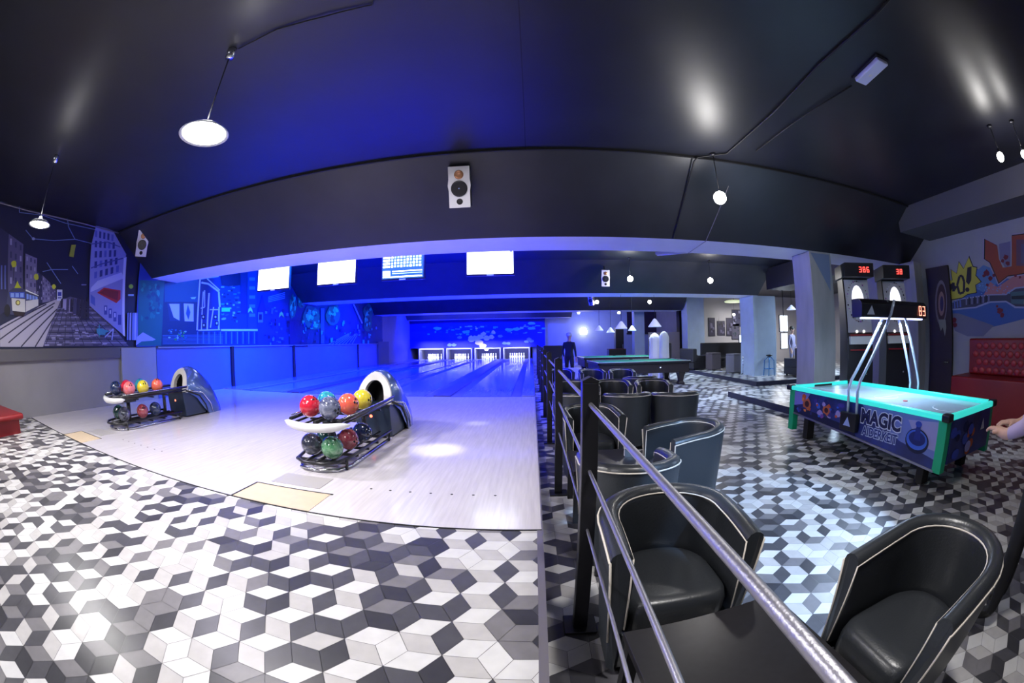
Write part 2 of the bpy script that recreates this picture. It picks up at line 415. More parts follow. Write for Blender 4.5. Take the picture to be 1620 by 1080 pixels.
def beam(yf, x0, x1, nm, thick=0.92):
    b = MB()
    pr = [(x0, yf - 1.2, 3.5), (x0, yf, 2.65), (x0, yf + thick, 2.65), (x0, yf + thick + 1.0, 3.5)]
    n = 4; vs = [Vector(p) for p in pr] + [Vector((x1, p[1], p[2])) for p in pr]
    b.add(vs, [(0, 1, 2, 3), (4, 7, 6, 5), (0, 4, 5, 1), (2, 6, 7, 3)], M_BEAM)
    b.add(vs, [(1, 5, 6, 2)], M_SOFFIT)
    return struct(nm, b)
beam(5.85, -8.2, 8.3, 'trim_16')
beam(13.1, -8.2, 8.15, 'trim_17', 1.15)
beam(20.6, -8.2, 7.9, 'trim_18', 1.3)
beam(26.6, -8.2, 2.6, 'trim_19', 0.8)
# duct running along the right side between the columns
M_DUCT = mat('dark_duct', (0.012, 0.012, 0.016), 0.5)
struct('trim_20', MB().prism([(8.0, 8.0, 3.45), (8.0, 8.0, 2.75), (9.1, 8.0, 2.75), (9.1, 8.0, 3.45)], (0, 4.2, 0), M_DUCT))
# far walls
struct('wall_far', MB().box(-8.5, 17.3, 30.0, 30.3, LOW, 3.5, M_GREYWALL))
struct('wall_far', MB().box(EX, 8.8, 27.6, 27.8, LOW, 3.5, mat('blue_far_wall', (0.34, 0.40, 0.62), 0.6, noise=0.25, nscale=0.6)))
struct('wall_far', MB().box(8.8, 17.0, 21.0, 21.2, LOW, 3.5, mat('cream_far_wall', (0.42, 0.40, 0.42), 0.6)))
struct('wall_far', MB().box(8.6, 8.8, 23.4, 27.8, LOW, 3.5, M_GREYWALL))

# columns
def column(nm, x0, x1, y0, y1, z1, m=M_CONC):
    b = MB().box(x0, x1, y0, y1, LOW, z1, m)
    return struct(nm, b, bevel=0.012)
column('trim_21', 4.92, 5.50, 5.87, 6.45, 2.65)
column('trim_22', 7.95, 9.0, 13.15, 14.2, 2.65, mat('pale_blue_column', (0.46, 0.58, 0.74), 0.65, noise=0.1, nscale=3))
column('trim_23', 8.0, 9.0, 20.1, 20.95, 3.5, MATS['pale_blue_column'])
column('trim_24', 5.75, 6.35, 22.6, 23.2, 3.5, MATS['pale_blue_column'])
# knee brace of pale board at the top of the near column
b = MB().poly([(4.95, 5.862, 2.62), (5.46, 5.862, 2.62), (5.40, 5.862, 1.95)], mat('blue_grey_board', (0.22, 0.30, 0.52), 0.6))
struct('trim_25', b)
# raised tiled platforms on the right of the lounge
M_RISER = mat('dark_riser', (0.02, 0.02, 0.05), 0.5)
struct('trim_26', MB().box(5.05, 9.2, 6.6, 9.7, LOW, LOW + 0.14, M_RISER))
rhombille('floor', 5.05, 9.2, 6.6, 9.7, LOW + 0.142, 0.132, R(-30), 21, origin=(5.0, 7.0))
struct('trim_27', MB().box(7.0, 17.0, 11.4, 20.9, LOW, LOW + 0.14, M_RISER))
rhombille('floor', 7.0, 17.0, 11.4, 20.9, LOW + 0.142, 0.20, R(-30), 22, origin=(7.0, 12.0))

# ------------------------------------------------------------------ wall paintings (flat paint on the real wall planes)
class Paint:
    """flat shapes painted on the plane ax = val, lifted a little in steps towards the room"""
    def __init__(s, ax, val, step, ox=0, oy=0, sc=1.0):
        s.mb = MB(); s.ax = ax; s.val = val; s.step = step; s.k = 1; s.ox, s.oy, s.sc = ox, oy, sc
    def crop(s, ox, oy, sc): s.ox, s.oy, s.sc = ox, oy, sc
    def _p(s, x, y):
        return sight(s.ox + x / s.sc, s.oy + y / s.sc, s.ax, s.val)
    def _lift(s, pts):
        i = 'xyz'.index(s.ax); out = []
        for p in pts:
            p = Vector(p); p[i] = s.val + s.step * s.k; out.append(p)
        s.k += 0.05
        return out
    def poly(s, pts, col, clip=None):
        P_ = [s._p(*q) for q in pts]
        s.mb.poly(s._lift(P_), col if not isinstance(col, tuple) else flat(col)); return s
    def world(s, pts, col):
        s.mb.poly(s._lift(pts), col if not isinstance(col, tuple) else flat(col)); return s
    def line(s, pts, w, col):
        for (x0, y0), (x1, y1) in zip(pts[:-1], pts[1:]):
            dx, dy = x1 - x0, y1 - y0; l = math.hypot(dx, dy) or 1; nx, ny = -dy / l * w / 2, dx / l * w / 2
            s.poly([(x0 + nx, y0 + ny), (x1 + nx, y1 + ny), (x1 - nx, y1 - ny), (x0 - nx, y0 - ny)], col)
        return s
    def rect(s, x0, y0, x1, y1, col): return s.poly([(x0, y0), (x1, y0), (x1, y1), (x0, y1)], col)
    def blob(s, x, y, rx, ry, col, n=12, rag=0.0, seed=0):
        rr = random.Random(seed)
        return s.poly([(x + rx * (1 + rag * rr.uniform(-1, 1)) * math.cos(2 * PI * k / n), y + ry * (1 + rag * rr.uniform(-1, 1)) * math.sin(2 * PI * k / n)) for k in range(n)], col)
    def build(s, name): return s.mb.build(name, recalc=False)

ml = Paint('x', -8.195, 0.003)
NAVY = srgb(22, 26, 62)
ml.world([(0, -3.5, 1.155), (0, 6.05, 1.155), (0, 6.05, 3.495), (0, -3.5, 3.495)], NAVY)
ml.crop(0, 320, 4.5)
LIL = srgb(112, 108, 150); LIL2 = srgb(84, 80, 124); ROAD = srgb(170, 166, 186); WBLU = srgb(150, 158, 215)
rr = random.Random(5)
def uclip(p): return p
# street, pavement, rails
ml.poly([(0, 1028), (0, 880), (280, 740), (400, 690), (440, 700), (305, 1028)], ROAD)
ml.poly([(305, 1028), (430, 700), (500, 670), (610, 700), (780, 850), (920, 1028)], srgb(84, 82, 118))
for p, q in (((0, 975), (390, 715)), ((0, 905), (330, 725)), ((150, 1028), (405, 760)), ((60, 1000), (380, 740)), ((250, 1028), (425, 760))):
    ml.line([p, q], 9, srgb(50, 48, 74))
for k in range(16):
    t = k / 15; y = 740 + 285 * t ** 1.4
    ml.line([(425 - 118 * (y - 720) / 310, y), (600 + 330 * (y - 700) / 330, y)], 3.5 + 5 * t, srgb(40, 40, 72) if k % 2 else srgb(128, 126, 168))
for k in range(9):
    t = k / 8; ml.line([(450 + 110 * t, 720), (320 + 560 * t, 1024)], 5, srgb(46, 46, 80))
for k in range(70):
    t = rr.random() ** 0.7; y = 760 + 255 * t; x = rr.uniform(430 - 118 * t, 640 + 230 * t)
    ml.rect(x, y, x + 12 + 20 * t, y + 5 + 6 * t, srgb(*rr.choice([(150, 148, 190), (60, 58, 96), (112, 110, 160)])))
# left row of houses
ml.poly([(0, 180), (62, 225), (62, 760), (0, 800)], srgb(40, 40, 82))
for (x0, yt0, x1, yt1, yb0, yb1, c_) in ((62, 225, 165, 300, 730, 690, LIL2), (180, 365, 262, 400, 700, 690, LIL), (262, 490, 300, 520, 720, 715, srgb(40, 42, 86)), (300, 520, 355, 575, 715, 705, LIL), (355, 585, 395, 620, 700, 695, LIL2)):
    ml.poly([(x0, yt0), (x1, yt1), (x1, yb1), (x0, yb0)], c_)
    w = x1 - x0
    for i in range(3):
        for j in range(5):
            t0 = (i + 0.25) / 3; t1 = (i + 0.62) / 3
            ya = yt0 + (yt1 - yt0) * t0; yb = yb0 + (yb1 - yb0) * t0
            yy = ya + (yb - ya) * (j + 0.3) / 5.4; yz = yy + (yb - ya) / 11
            ml.poly([(x0 + w * t0, yy), (x0 + w * t1, yy + 1), (x0 + w * t1, yz + 1), (x0 + w * t0, yz)], srgb(56, 54, 100) if (i + j) % 3 else srgb(146, 142, 190))
for x in (5, 30): ml.rect(x, 450, x + 10, 620, srgb(90, 100, 180))
# tram
ml.poly([(55, 640), (90, 612), (180, 618), (272, 665), (272, 745), (180, 805), (78, 800), (40, 780)], srgb(60, 62, 96))
ml.poly([(80, 682), (176, 690), (178, 782), (86, 772)], srgb(206, 206, 200))
ml.poly([(64, 640), (172, 640), (176, 682), (70, 680)], srgb(60, 84, 190))
for k in range(3): ml.rect(74 + 34 * k, 646, 98 + 34 * k, 676, srgb(130, 160, 230))
for k in range(4): ml.poly([(186 + 21 * k, 650 + 6 * k), (202 + 21 * k, 656 + 6 * k), (202 + 21 * k, 690 + 2 * k), (186 + 21 * k, 692 + 2 * k)], srgb(120, 150, 225))
ml.poly([(182, 702), (270, 690), (270, 735), (182, 780)], srgb(196, 196, 200))
ml.poly([(180, 620), (272, 662), (272, 668), (180, 632)], srgb(225, 230, 225))
ml.blob(125, 715, 18, 20, srgb(120, 110, 60)); ml.blob(126, 715, 10, 12, srgb(220, 215, 120))
ml.poly([(90, 775), (180, 785), (165, 812), (100, 808)], srgb(40, 26, 34))
ml.blob(50, 770, 22, 45, srgb(18, 16, 30)); ml.poly([(100, 612), (110, 590), (122, 560), (134, 590), (150, 610)], srgb(180, 190, 40))
# second tram far down the street
ml.rect(402, 622, 440, 700, srgb(190, 196, 235)); ml.rect(408, 640, 434, 668, srgb(50, 60, 170)); ml.rect(408, 676, 434, 684, srgb(60, 70, 160))
# street lamps
for x, y, r_, h_ in ((97, 440, 19, 26), (255, 532, 18, 22), (380, 602, 14, 16)): ml.blob(x, y, r_, h_, srgb(190, 196, 60), rag=0.15, seed=x)
ml.poly([(505, 305), (537, 303), (520, 392), (488, 386)], srgb(150, 160, 60))
ml.line([(97, 466), (95, 560)], 4, srgb(40, 40, 60)); ml.line([(255, 554), (258, 640)], 4, srgb(40, 40, 60))
# overhead wires
WI = srgb(110, 130, 190)
for pl in ([(120, 0), (135, 30), (135, 75), (300, 95), (460, 150), (690, 200)], [(0, 0), (480, 75), (650, 130)], [(470, 80), (485, 180), (530, 265)], [(180, 200), (232, 262), (380, 275), (530, 265), (650, 295)], [(300, 495), (365, 480), (480, 480)], [(330, 430), (370, 490), (430, 580)], [(510, 455), (550, 510)]):
    ml.line(pl, 5, WI)
ml.blob(235, 262, 12, 10, srgb(150, 160, 200)); ml.rect(575, 584, 610, 592, srgb(120, 120, 170))
# crowd
for k in range(14):
    x = 430 + 14 * k + rr.uniform(-4, 4); h_ = 60 + 9 * k * rr.uniform(0.6, 1)
    ml.poly([(x, 690), (x + 8, 685), (x + 13, 700), (x + 15, 690 + h_), (x - 4, 690 + h_)], srgb(*rr.choice([(60, 56, 96), (150, 146, 196), (34, 32, 60), (100, 96, 150)])))
# tall corner house
ml.poly([(682, 155), (800, 205), (892, 370), (880, 950), (632, 735), (645, 310)], srgb(126, 132, 205))
ml.poly([(690, 560), (860, 500), (880, 540), (640, 640), (642, 610)], srgb(170, 178, 235))
for j in range(6):
    for i in range(5):
        t = (i + 0.2) / 5; t2 = (i + 0.7) / 5; y0 = 200 + 75 * j; sl = 35 - 22 * j
        xa = 655 + (205 - 12 * (5 - j)) * t; xb = 655 + (205 - 12 * (5 - j)) * t2
        if j < 5: ml.poly([(xa + 12 - 2 * j, y0 + sl * t), (xb + 12 - 2 * j, y0 + sl * t2), (xb + 10 - 2 * j, y0 + 46 + sl * t2), (xa + 10 - 2 * j, y0 + 46 + sl * t)], srgb(40, 52, 130) if (i + j) % 4 else srgb(80, 92, 190))
ml.line([(642, 470), (720, 440), (870, 400)], 8, srgb(60, 70, 150)); ml.line([(640, 300), (760, 285), (850, 320)], 7, srgb(60, 70, 150))
ml.poly([(686, 645), (735, 608), (852, 628), (852, 690), (822, 718)], srgb(170, 32, 40)); ml.poly([(700, 645), (740, 618), (838, 634), (830, 700)], srgb(120, 22, 30))
for k in range(4): ml.rect(735 + 33 * k, 735 + 22 * k, 757 + 33 * k, 800 + 24 * k, srgb(56, 66, 160))
for k in range(3): ml.rect(742 + 33 * k, 745 + 22 * k, 750 + 33 * k, 770 + 24 * k, srgb(190, 196, 240))
ml.poly([(875, 400), (895, 390), (885, 955), (868, 945)], srgb(190, 198, 240))
ml.poly([(640, 655), (670, 680), (672, 740), (640, 715)], srgb(70, 90, 190))
# blue and teal part at the corner
ml.world([(0, 5.42, 1.155), (0, 6.05, 1.155), (0, 6.05, 3.0), (0, 5.42, 3.0)], srgb(36, 62, 150))
ml.poly([(985, 555), (1165, 560), (1150, 860), (1140, 1020), (980, 1020)], srgb(10, 104, 118))
for k in range(26):
    ml.blob(rr.uniform(1000, 1140), rr.uniform(590, 840), rr.uniform(6, 16), rr.uniform(8, 22), srgb(*rr.choice([(10, 130, 130), (20, 80, 110), (30, 150, 140)])), rag=0.3, seed=k)
ml.blob(925, 600, 16, 16, srgb(150, 200, 60)); ml.rect(905, 655, 945, 668, srgb(150, 190, 240))
for k in range(8): ml.poly([(900 + 9 * k, 790), (908 + 9 * k, 785), (912 + 9 * k, 980), (896 + 9 * k, 980)], srgb(*rr.choice([(110, 130, 210), (30, 40, 100), (170, 180, 230)])))
ml.poly([(965, 960), (1010, 925), (1100, 975), (1080, 985), (1000, 990), (960, 1018)], srgb(150, 165, 235))
ml.blob(720, 920, 40, 26, srgb(60, 130, 170), rag=0.4, seed=2); ml.line([(700, 870), (700, 960)], 5, srgb(60, 150, 170)); ml.line([(740, 960), (800, 900), (790, 980)], 8, srgb(150, 160, 220))
o = ml.build('wall_mural'); tag(o, 'night street mural with tram and red-signed corner house at the left edge', 'mural')

mr = Paint('x', -8.195, 0.003)
mr.world([(0, 6.2, 1.155), (0, 21.8, 1.155), (0, 21.8, 3.495), (0, 6.2, 3.495)], srgb(10, 52, 104))
mr.crop(240, 400, 4.908)
LB = srgb(190, 205, 250); MBc = srgb(40, 90, 150); DB = srgb(6, 12, 50); TE = srgb(20, 170, 180)
mr.poly([(100, 240), (360, 180), (360, 380), (100, 380)], srgb(8, 84, 130))
mr.poly([(120, 392), (228, 388), (225, 525), (140, 528)], srgb(20, 60, 120)); mr.poly([(135, 395), (215, 395), (215, 525), (170, 500), (150, 440)], LB)
mr.poly([(248, 392), (325, 395), (325, 532), (255, 530)], LB); mr.poly([(280, 400), (300, 460), (285, 520), (265, 470)], MBc)
mr.poly([(300, 345), (345, 340), (335, 358), (310, 358)], srgb(150, 220, 250))
mr.poly([(375, 195), (525, 170), (530, 600), (350, 610)], srgb(26, 50, 110))
for pl, w_ in (([(375, 200), (362, 400), (352, 600)], 12), ([(380, 200), (520, 180)], 12), ([(385, 230), (440, 240), (520, 300), (528, 420)], 14), ([(430, 200), (528, 290)], 9), ([(400, 300), (385, 600)], 8), ([(445, 310), (430, 600)], 12), ([(410, 290), (410, 420), (380, 430)], 8), ([(480, 420), (455, 580)], 9), ([(522, 420), (520, 600)], 12), ([(360, 600), (530, 595)], 10), ([(450, 440), (520, 440)], 8)):
    mr.line(pl, w_, LB)
for x, y in ((385, 480), (390, 545), (480, 480), (490, 530)): mr.rect(x, y, x + 28, y + 34, DB); mr.rect(x + 8, y + 8, x + 20, y + 24, LB)
for k in range(44): 
    x = rr.uniform(535, 670); y = rr.uniform(240, 560); mr.rect(x, y, x + rr.uniform(8, 30), y + rr.uniform(5, 18), srgb(*rr.choice([(120, 170, 235), (40, 90, 210), (6, 14, 60), (20, 140, 200)])))
mr.poly([(530, 170), (685, 150), (685, 250), (600, 260), (540, 250)], srgb(6, 20, 60)); mr.rect(540, 425, 605, 455, srgb(60, 220, 180))
mr.poly([(688, 160), (740, 150), (740, 470), (688, 470)], srgb(10, 34, 96)); mr.poly([(745, 150), (815, 140), (815, 600), (745, 600)], srgb(16, 60, 130))
for k in range(5): mr.rect(755, 190 + 70 * k, 800, 215 + 70 * k, srgb(70, 120, 235))
mr.rect(535, 590, 820, 606, LB)
for k in range(22): mr.rect(350 + 22 * k, 612, 358 + 22 * k, 705, srgb(12, 36, 90) if k % 2 else srgb(80, 120, 220))
for k in range(7): mr.line([(80, 640 + 11 * k), (550, 636 + 11 * k)], 3, srgb(90, 140, 225))
for k in range(26): mr.blob(rr.uniform(130, 270), rr.uniform(590, 690), rr.uniform(4, 12), rr.uniform(4, 10), srgb(*rr.choice([(60, 160, 90), (30, 100, 160), (140, 200, 240)])), rag=0.3, seed=k)
for x, y in ((762, 445), (1003, 480)): mr.poly([(x - 20, y + 22), (x - 14, y - 10), (x, y - 26), (x + 14, y - 8), (x + 20, y + 22), (x, y + 2)], srgb(140, 220, 90))
mr.poly([(818, 460), (855, 320), (890, 460)], srgb(10, 30, 130)); mr.rect(820, 460, 860, 540, srgb(90, 120, 220)); mr.rect(828, 475, 852, 520, DB)
for k in range(4): mr.line([(900, 380 - 12 * k), (1030, 350 - 14 * k)], 6, srgb(110, 150, 240))
for k in range(40):
    x = rr.uniform(870, 1060); y = rr.uniform(420, 700); mr.rect(x, y, x + rr.uniform(8, 22), y + rr.uniform(8, 26), srgb(*rr.choice([(12, 34, 90), (80, 130, 240), (6, 12, 60), (50, 90, 220)])))
mr.crop(250, 400, 3.767)
mr.poly([(780, 560), (780, 400), (860, 400), (890, 560)], srgb(14, 26, 90))
for x, y, rx, ry in ((800, 320, 22, 72), (850, 290, 22, 46), (910, 380, 48, 66), (925, 430, 40, 30), (1040, 370, 44, 60), (1250, 350, 30, 48), (1245, 420, 24, 50), (865, 412, 16, 18)):
    mr.blob(x, y, rx, ry, srgb(12, 120, 100), rag=0.18, seed=int(x))
    for k in range(12): mr.blob(x + rr.uniform(-rx, rx) * 0.6, y + rr.uniform(-ry, ry) * 0.7, rx * 0.2, ry * 0.2, srgb(*rr.choice([(30, 210, 160), (8, 70, 80), (60, 230, 170)])), rag=0.3, seed=k)
mr.line([(1160, 305), (1212, 420)], 8, srgb(150, 170, 245)); mr.rect(965, 330, 985, 540, srgb(60, 100, 230))
for k in range(8): mr.line([(1010 + 20 * k, 545), (1130 + 8 * k, 480)], 4, srgb(120, 150, 250))
for k in range(60):
    x = rr.uniform(840, 1330); y = rr.uniform(400, 535); mr.rect(x, y, x + rr.uniform(4, 12), y + rr.uniform(6, 26), srgb(*rr.choice([(20, 44, 130), (100, 150, 250), (8, 16, 70), (40, 200, 200)])))
o = mr.build('wall_mural'); tag(o, 'long town mural with white house fronts and teal trees above the lanes', 'mural')
# wire strings across the mural and the far strip mural above the pin decks
mf = Paint('y', 27.19, -0.004)
struct('trim_28', MB().box(-8.2, 0.9, 27.2, 27.5, 0.78, 3.45, mat('mask_board', (0.08, 0.10, 0.5), 0.5)))
mf.world([(-8.2, 0, 0.80), (0.9, 0, 0.80), (0.9, 0, 2.2), (-8.2, 0, 2.2)], srgb(16, 30, 170))
mf.world([(-8.2, 0, 1.9), (0.9, 0, 1.85), (0.9, 0, 2.62), (-8.2, 0, 2.62)], srgb(10, 20, 120))
mf.crop(580, 460, 5.0625)
for k in range(60):
    x = rr.uniform(440, 1410); y = rr.uniform(270, 345); mf.rect(x, y, x + rr.uniform(8, 40), y + rr.uniform(5, 14), srgb(*rr.choice([(60, 190, 220), (90, 150, 250), (30, 60, 220), (150, 210, 250)])))
for x, y in ((1320, 260), (1320, 300), (1140, 310), (1200, 305), (795, 330), (570, 300)): mf.blob(x, y, 34, 12, srgb(90, 210, 225), rag=0.2, seed=int(x))
PK = srgb(240, 214, 236)
for x, y, r_ in ((840, 385, 30), (875, 380, 30), (910, 370, 26), (935, 345, 20), (960, 375, 26), (1000, 370, 22), (900, 410, 30), (930, 440, 26), (960, 465, 16), (1015, 330, 18), (880, 300, 10)):
    mf.blob(x, y, r_, r_ * 0.8, PK, rag=0.22, seed=int(x))
for x, y in ((745, 372), (1070, 362), (1105, 418), (1135, 420), (1300, 385), (1280, 405), (1320, 400), (665, 432), (700, 432)): mf.blob(x, y, 20, 11, srgb(130, 160, 250), rag=0.2, seed=int(y))
o = mf.build('wall_mural'); tag(o, 'blue city lights mural with a pink splash above the pin decks', 'mural')

# graffiti wall on the right
gw = Paint('x', 8.295, -0.003)
gw.crop(1400, 340, 3.6)
BR = srgb(150, 70, 48); BRD = srgb(60, 26, 34)
gw.poly([(380, 545), (370, 600), (420, 640), (600, 640), (760, 600), (900, 560), (900, 400), (560, 340), (520, 300), (470, 430)], srgb(60, 98, 172))
gw.poly([(520, 320), (560, 285), (600, 300), (640, 390), (560, 440), (520, 420)], srgb(90, 130, 190))
gw.poly([(350, 560), (420, 560), (620, 630), (560, 690), (470, 690), (400, 660)], srgb(116, 120, 150))
gw.poly([(560, 460), (600, 380), (640, 410), (760, 330), (900, 340), (900, 400), (700, 460)], srgb(176, 120, 130))
# dark cylinder shape
gw.poly([(350, 505), (430, 475), (590, 452), (690, 450), (740, 412), (900, 396), (900, 535), (740, 530), (690, 497), (600, 500), (520, 530), (360, 545)], srgb(150, 160, 205))
gw.poly([(355, 512), (430, 482), (600, 458), (690, 456), (745, 420), (900, 404), (900, 525), (745, 520), (690, 488), (590, 492), (515, 522), (360, 536)], srgb(62, 66, 92))
gw.poly([(715, 440), (900, 420), (900, 512), (720, 505)], srgb(70, 104, 118)); gw.poly([(720, 462), (900, 450), (900, 480), (722, 480)], srgb(24, 36, 50))
for k in range(9): gw.rect(460 + 16 * k, 470 - 2 * k, 468 + 16 * k, 512 - 2 * k, srgb(30, 30, 50) if k % 2 else srgb(120, 124, 160))
for k in range(5): gw.poly([(360 + 16 * k, 500 - 5 * k), (368 + 16 * k, 498 - 5 * k), (372 + 16 * k, 535 - 3 * k), (362 + 16 * k, 538 - 3 * k)], srgb(90, 110, 190))
# yellow burst
burst = [(345, 375), (385, 372), (378, 312), (410, 335), (422, 268), (448, 308), (478, 240), (500, 296), (522, 300), (516, 345), (546, 380), (515, 398), (520, 440), (470, 450), (440, 470), (380, 480), (360, 440)]
gw.poly([(x + (x - 440) * 0.06, y + (y - 380) * 0.06) for x, y in burst], srgb(24, 24, 40))
gw.poly(burst, srgb(196, 190, 74))
IK = srgb(36, 30, 52)
gw.line([(372, 398), (408, 418)], 20, IK); gw.line([(390, 385), (392, 435)], 16, IK)      # A
gw.line([(370, 440), (392, 385)], 10, IK)
for (a_, b_) in (((425, 350), (412, 400)), ((412, 400), (425, 448)), ((425, 448), (450, 440)), ((450, 440), (452, 380)), ((452, 380), (440, 345)), ((440, 345), (425, 350))): gw.line([a_, b_], 13, IK)
gw.poly([(470, 300), (494, 292), (492, 372), (478, 398), (462, 380)], IK); gw.blob(470, 425, 12, 13, IK)
# big letters
def ol(pts, c1, c2, g=0.05):
    cx = sum(p[0] for p in pts) / len(pts); cy = sum(p[1] for p in pts) / len(pts)
    gw.poly([(cx + (x - cx) * (1 + g * 2.2), cy + (y - cy) * (1 + g * 2.2)) for x, y in pts], srgb(166, 158, 190))
    gw.poly([(cx + (x - cx) * (1 + g), cy + (y - cy) * (1 + g)) for x, y in pts], srgb(16, 12, 28)); gw.poly(pts, c1)
ol([(572, 140), (640, 175), (650, 250), (672, 300), (722, 292), (722, 120), (800, 110), (860, 108), (860, 320), (700, 345), (650, 385), (600, 270), (570, 250)], BR, BRD)
gw.poly([(650, 165), (715, 150), (715, 290), (685, 300), (655, 250)], srgb(118, 116, 150)); gw.rect(748, 140, 900, 290, srgb(100, 72, 96)); gw.rect(775, 165, 900, 275, srgb(86, 84, 118))
for x, y, r_ in ((690, 240, 14), (670, 262, 10), (700, 275, 12), (580, 330, 16), (600, 360, 12), (620, 345, 9), (565, 345, 9), (585, 398, 8), (395, 600, 14), (400, 625, 12), (655, 545, 16), (668, 570, 12), (745, 345, 8), (640, 520, 7), (770, 355, 7)):
    gw.blob(x, y, r_, r_ * 1.1, srgb(112, 30, 52), rag=0.25, seed=int(x))
for k in range(40): gw.blob(rr.uniform(525, 720), rr.uniform(390, 450), rr.uniform(2, 5), rr.uniform(2, 5), srgb(110, 160, 220), n=6, rag=0.3, seed=k)
o = gw.build('wall_mural'); tag(o, 'graffiti mural with brown letters and a yellow burst on the right wall', 'mural')

# dark door with a painted roundel
dx = thing('door_1', None, None); dx['kind'] = 'structure'
dl = MB().box(8.22, 8.3, 4.52, 5.22, LOW, 2.50, mat('dark_brown_door', (0.028, 0.018, 0.022), 0.5)).build('leaf', dx, bevel=0.008)
dp = Paint('x', 8.215, -0.003)
dp.crop(1400, 340, 3.6)
dp.blob(320, 500, 34, 130, srgb(118, 110, 120), n=20); dp.blob(322, 500, 27, 108, srgb(60, 36, 44), n=20); dp.blob(322, 505, 18, 70, srgb(150, 120, 112), n=18); dp.blob(324, 505, 10, 44, srgb(50, 40, 90), n=16)
dp.poly([(305, 595), (345, 595), (350, 640), (342, 690), (330, 640), (318, 660), (310, 630)], srgb(136, 140, 130))
dpo = dp.build('painted_roundel'); dpo.parent = dx
MB().tube([(8.215, 4.62, 0.62), (8.19, 4.62, 0.62), (8.19, 4.74, 0.62)], 0.012, M_CHROME).build('handle', dx)

# ------------------------------------------------------------------ ceiling lamps
M_BULB = glow('lit_lamp_glass', (1.0, 0.97, 0.94), 28.0)
M_BULBS = glow('lit_small_lamp_glass', (1.0, 0.97, 0.92), 22.0)
M_CORD = mat('black_cord', (0.01, 0.01, 0.012), 0.6)
M_SHADE = mat('lamp_shade_enamel', (0.55, 0.56, 0.62), 0.35)
def pendant(loc, zl, radius, power, label, group, canopy=True, sp=None, col=WHITE):
    t = thing('pendant_lamp', label, 'lamp', loc, group=group)
    h = loc[2] - zl
    MB().lathe([(0.0, 0), (0.042, 0), (0.045, -0.02), (0.04, -0.10), (0.0, -0.105)], (0, 0, 0), M_CHROME, n=14).build('canopy', t)
    MB().tube([(0, 0, -0.1), (0.004, 0.002, -h * 0.5), (0, 0, -h + 0.09)], 0.006, M_CORD, n=6).build('cord', t)
    r = radius
    MB().lathe([(0.0, 0.10), (0.03, 0.10), (0.035, 0.07), (r * 0.7, 0.045), (r, 0.0), (r * 0.97, -0.004), (r * 0.68, 0.035), (0.02, 0.05), (0.0, 0.05)], (0, 0, -h), M_SHADE, n=28).build('lamp_shade', t)
    MB().lathe([(0.0, -0.022), (r * 0.5, -0.018), (r * 0.86, 0.004), (r * 0.88, 0.018), (0.0, 0.022)], (0, 0, -h), M_BULB, n=28).build('diffuser', t)
    l = bpy.data.lights.new('lamp_light', 'AREA'); l.shape = 'DISK'; l.size = r * 2; l.energy = power; l.color = col; l.spread = R(175)
    o = bpy.data.objects.new('lamp_light', l); COL.objects.link(o); o.parent = t; o.location = (0, 0, -h - 0.03)
    l2 = bpy.data.lights.new('lamp_light', 'POINT'); l2.energy = power * 0.10; l2.color = col; l2.shadow_soft_size = 0.05
    o = bpy.data.objects.new('lamp_light', l2); COL.objects.link(o); o.parent = t; o.location = (0, 0, -h + 0.13)
    return t
pendant((-2.27, 1.89, 3.5), 2.66, 0.215, 75, 'big white pendant lamp hanging over the tiles before the near ball return', None)
pendant((-5.59, 1.63, 3.5), 2.60, 0.19, 75, 'white pendant lamp in front of the tram mural', None)
def bulb_lamp(loc, drop, power, label, rad=0.085, group=None, col=WHITE):
    t = thing('ceiling_bulb', label, 'lamp', loc, group=group)
    MB().lathe([(0.0, 0), (0.045, 0), (0.045, -0.03), (0.0, -0.032)], (0, 0, 0), M_BLACKP, n=14).build('canopy', t)
    MB().tube([(0, 0, -0.03), (0, 0, -drop + 0.07)], 0.006, M_CORD, n=6).build('cord', t)
    MB().lathe([(0.0, 0.09), (0.025, 0.09), (0.03, 0.03), (0.0, 0.03)], (0, 0, -drop), M_BLACKP, n=14).build('socket', t)
    MB().sphere((0, 0, -drop), rad, M_BULBS, 16, 10).build('bulb', t)
    l = bpy.data.lights.new('lamp_light', 'POINT'); l.energy = power; l.color = col; l.shadow_soft_size = rad
    o = bpy.data.objects.new('lamp_light', l); COL.objects.link(o); o.parent = t; o.location = (0, 0, -drop)
    o.data.use_shadow = True
    # the bulb glass itself must not block its own light
    o.location = (0, -rad * 1.3, -drop - rad * 1.2)
    return t
bulb_lamp((2.38, 4.50, 3.5), 0.62, 45, 'lit bulb hanging before the slanted beam above the seats')
bulb_lamp((2.85, 11.5, 3.5), 0.62, 48, 'lit bulb before the second beam beside the small speaker')
bulb_lamp((5.42, 11.5, 3.5), 0.62, 48, 'lit bulb before the second beam nearest the column')
bulb_lamp((3.05, 18.9, 3.5), 0.6, 40, 'lit bulb before the third beam on the side of the lanes')
bulb_lamp((5.6, 18.9, 3.5), 0.6, 40, 'lit bulb before the third beam towards the pillar')
bulb_lamp((2.9, 25.1, 3.5), 0.66, 26, 'farthest lit bulb beside the lanes')
bulb_lamp((5.5, 25.5, 3.5), 0.66, 26, 'farthest lit bulb above the pool tables')
bulb_lamp((5.35, 1.50, 3.5), 0.40, 16, 'lit bulb by the bulkhead above the games table', 0.06)
bulb_lamp((5.5, 1.10, 3.5), 0.42, 10, 'dimmer bulb at the bulkhead on the right edge', 0.05)
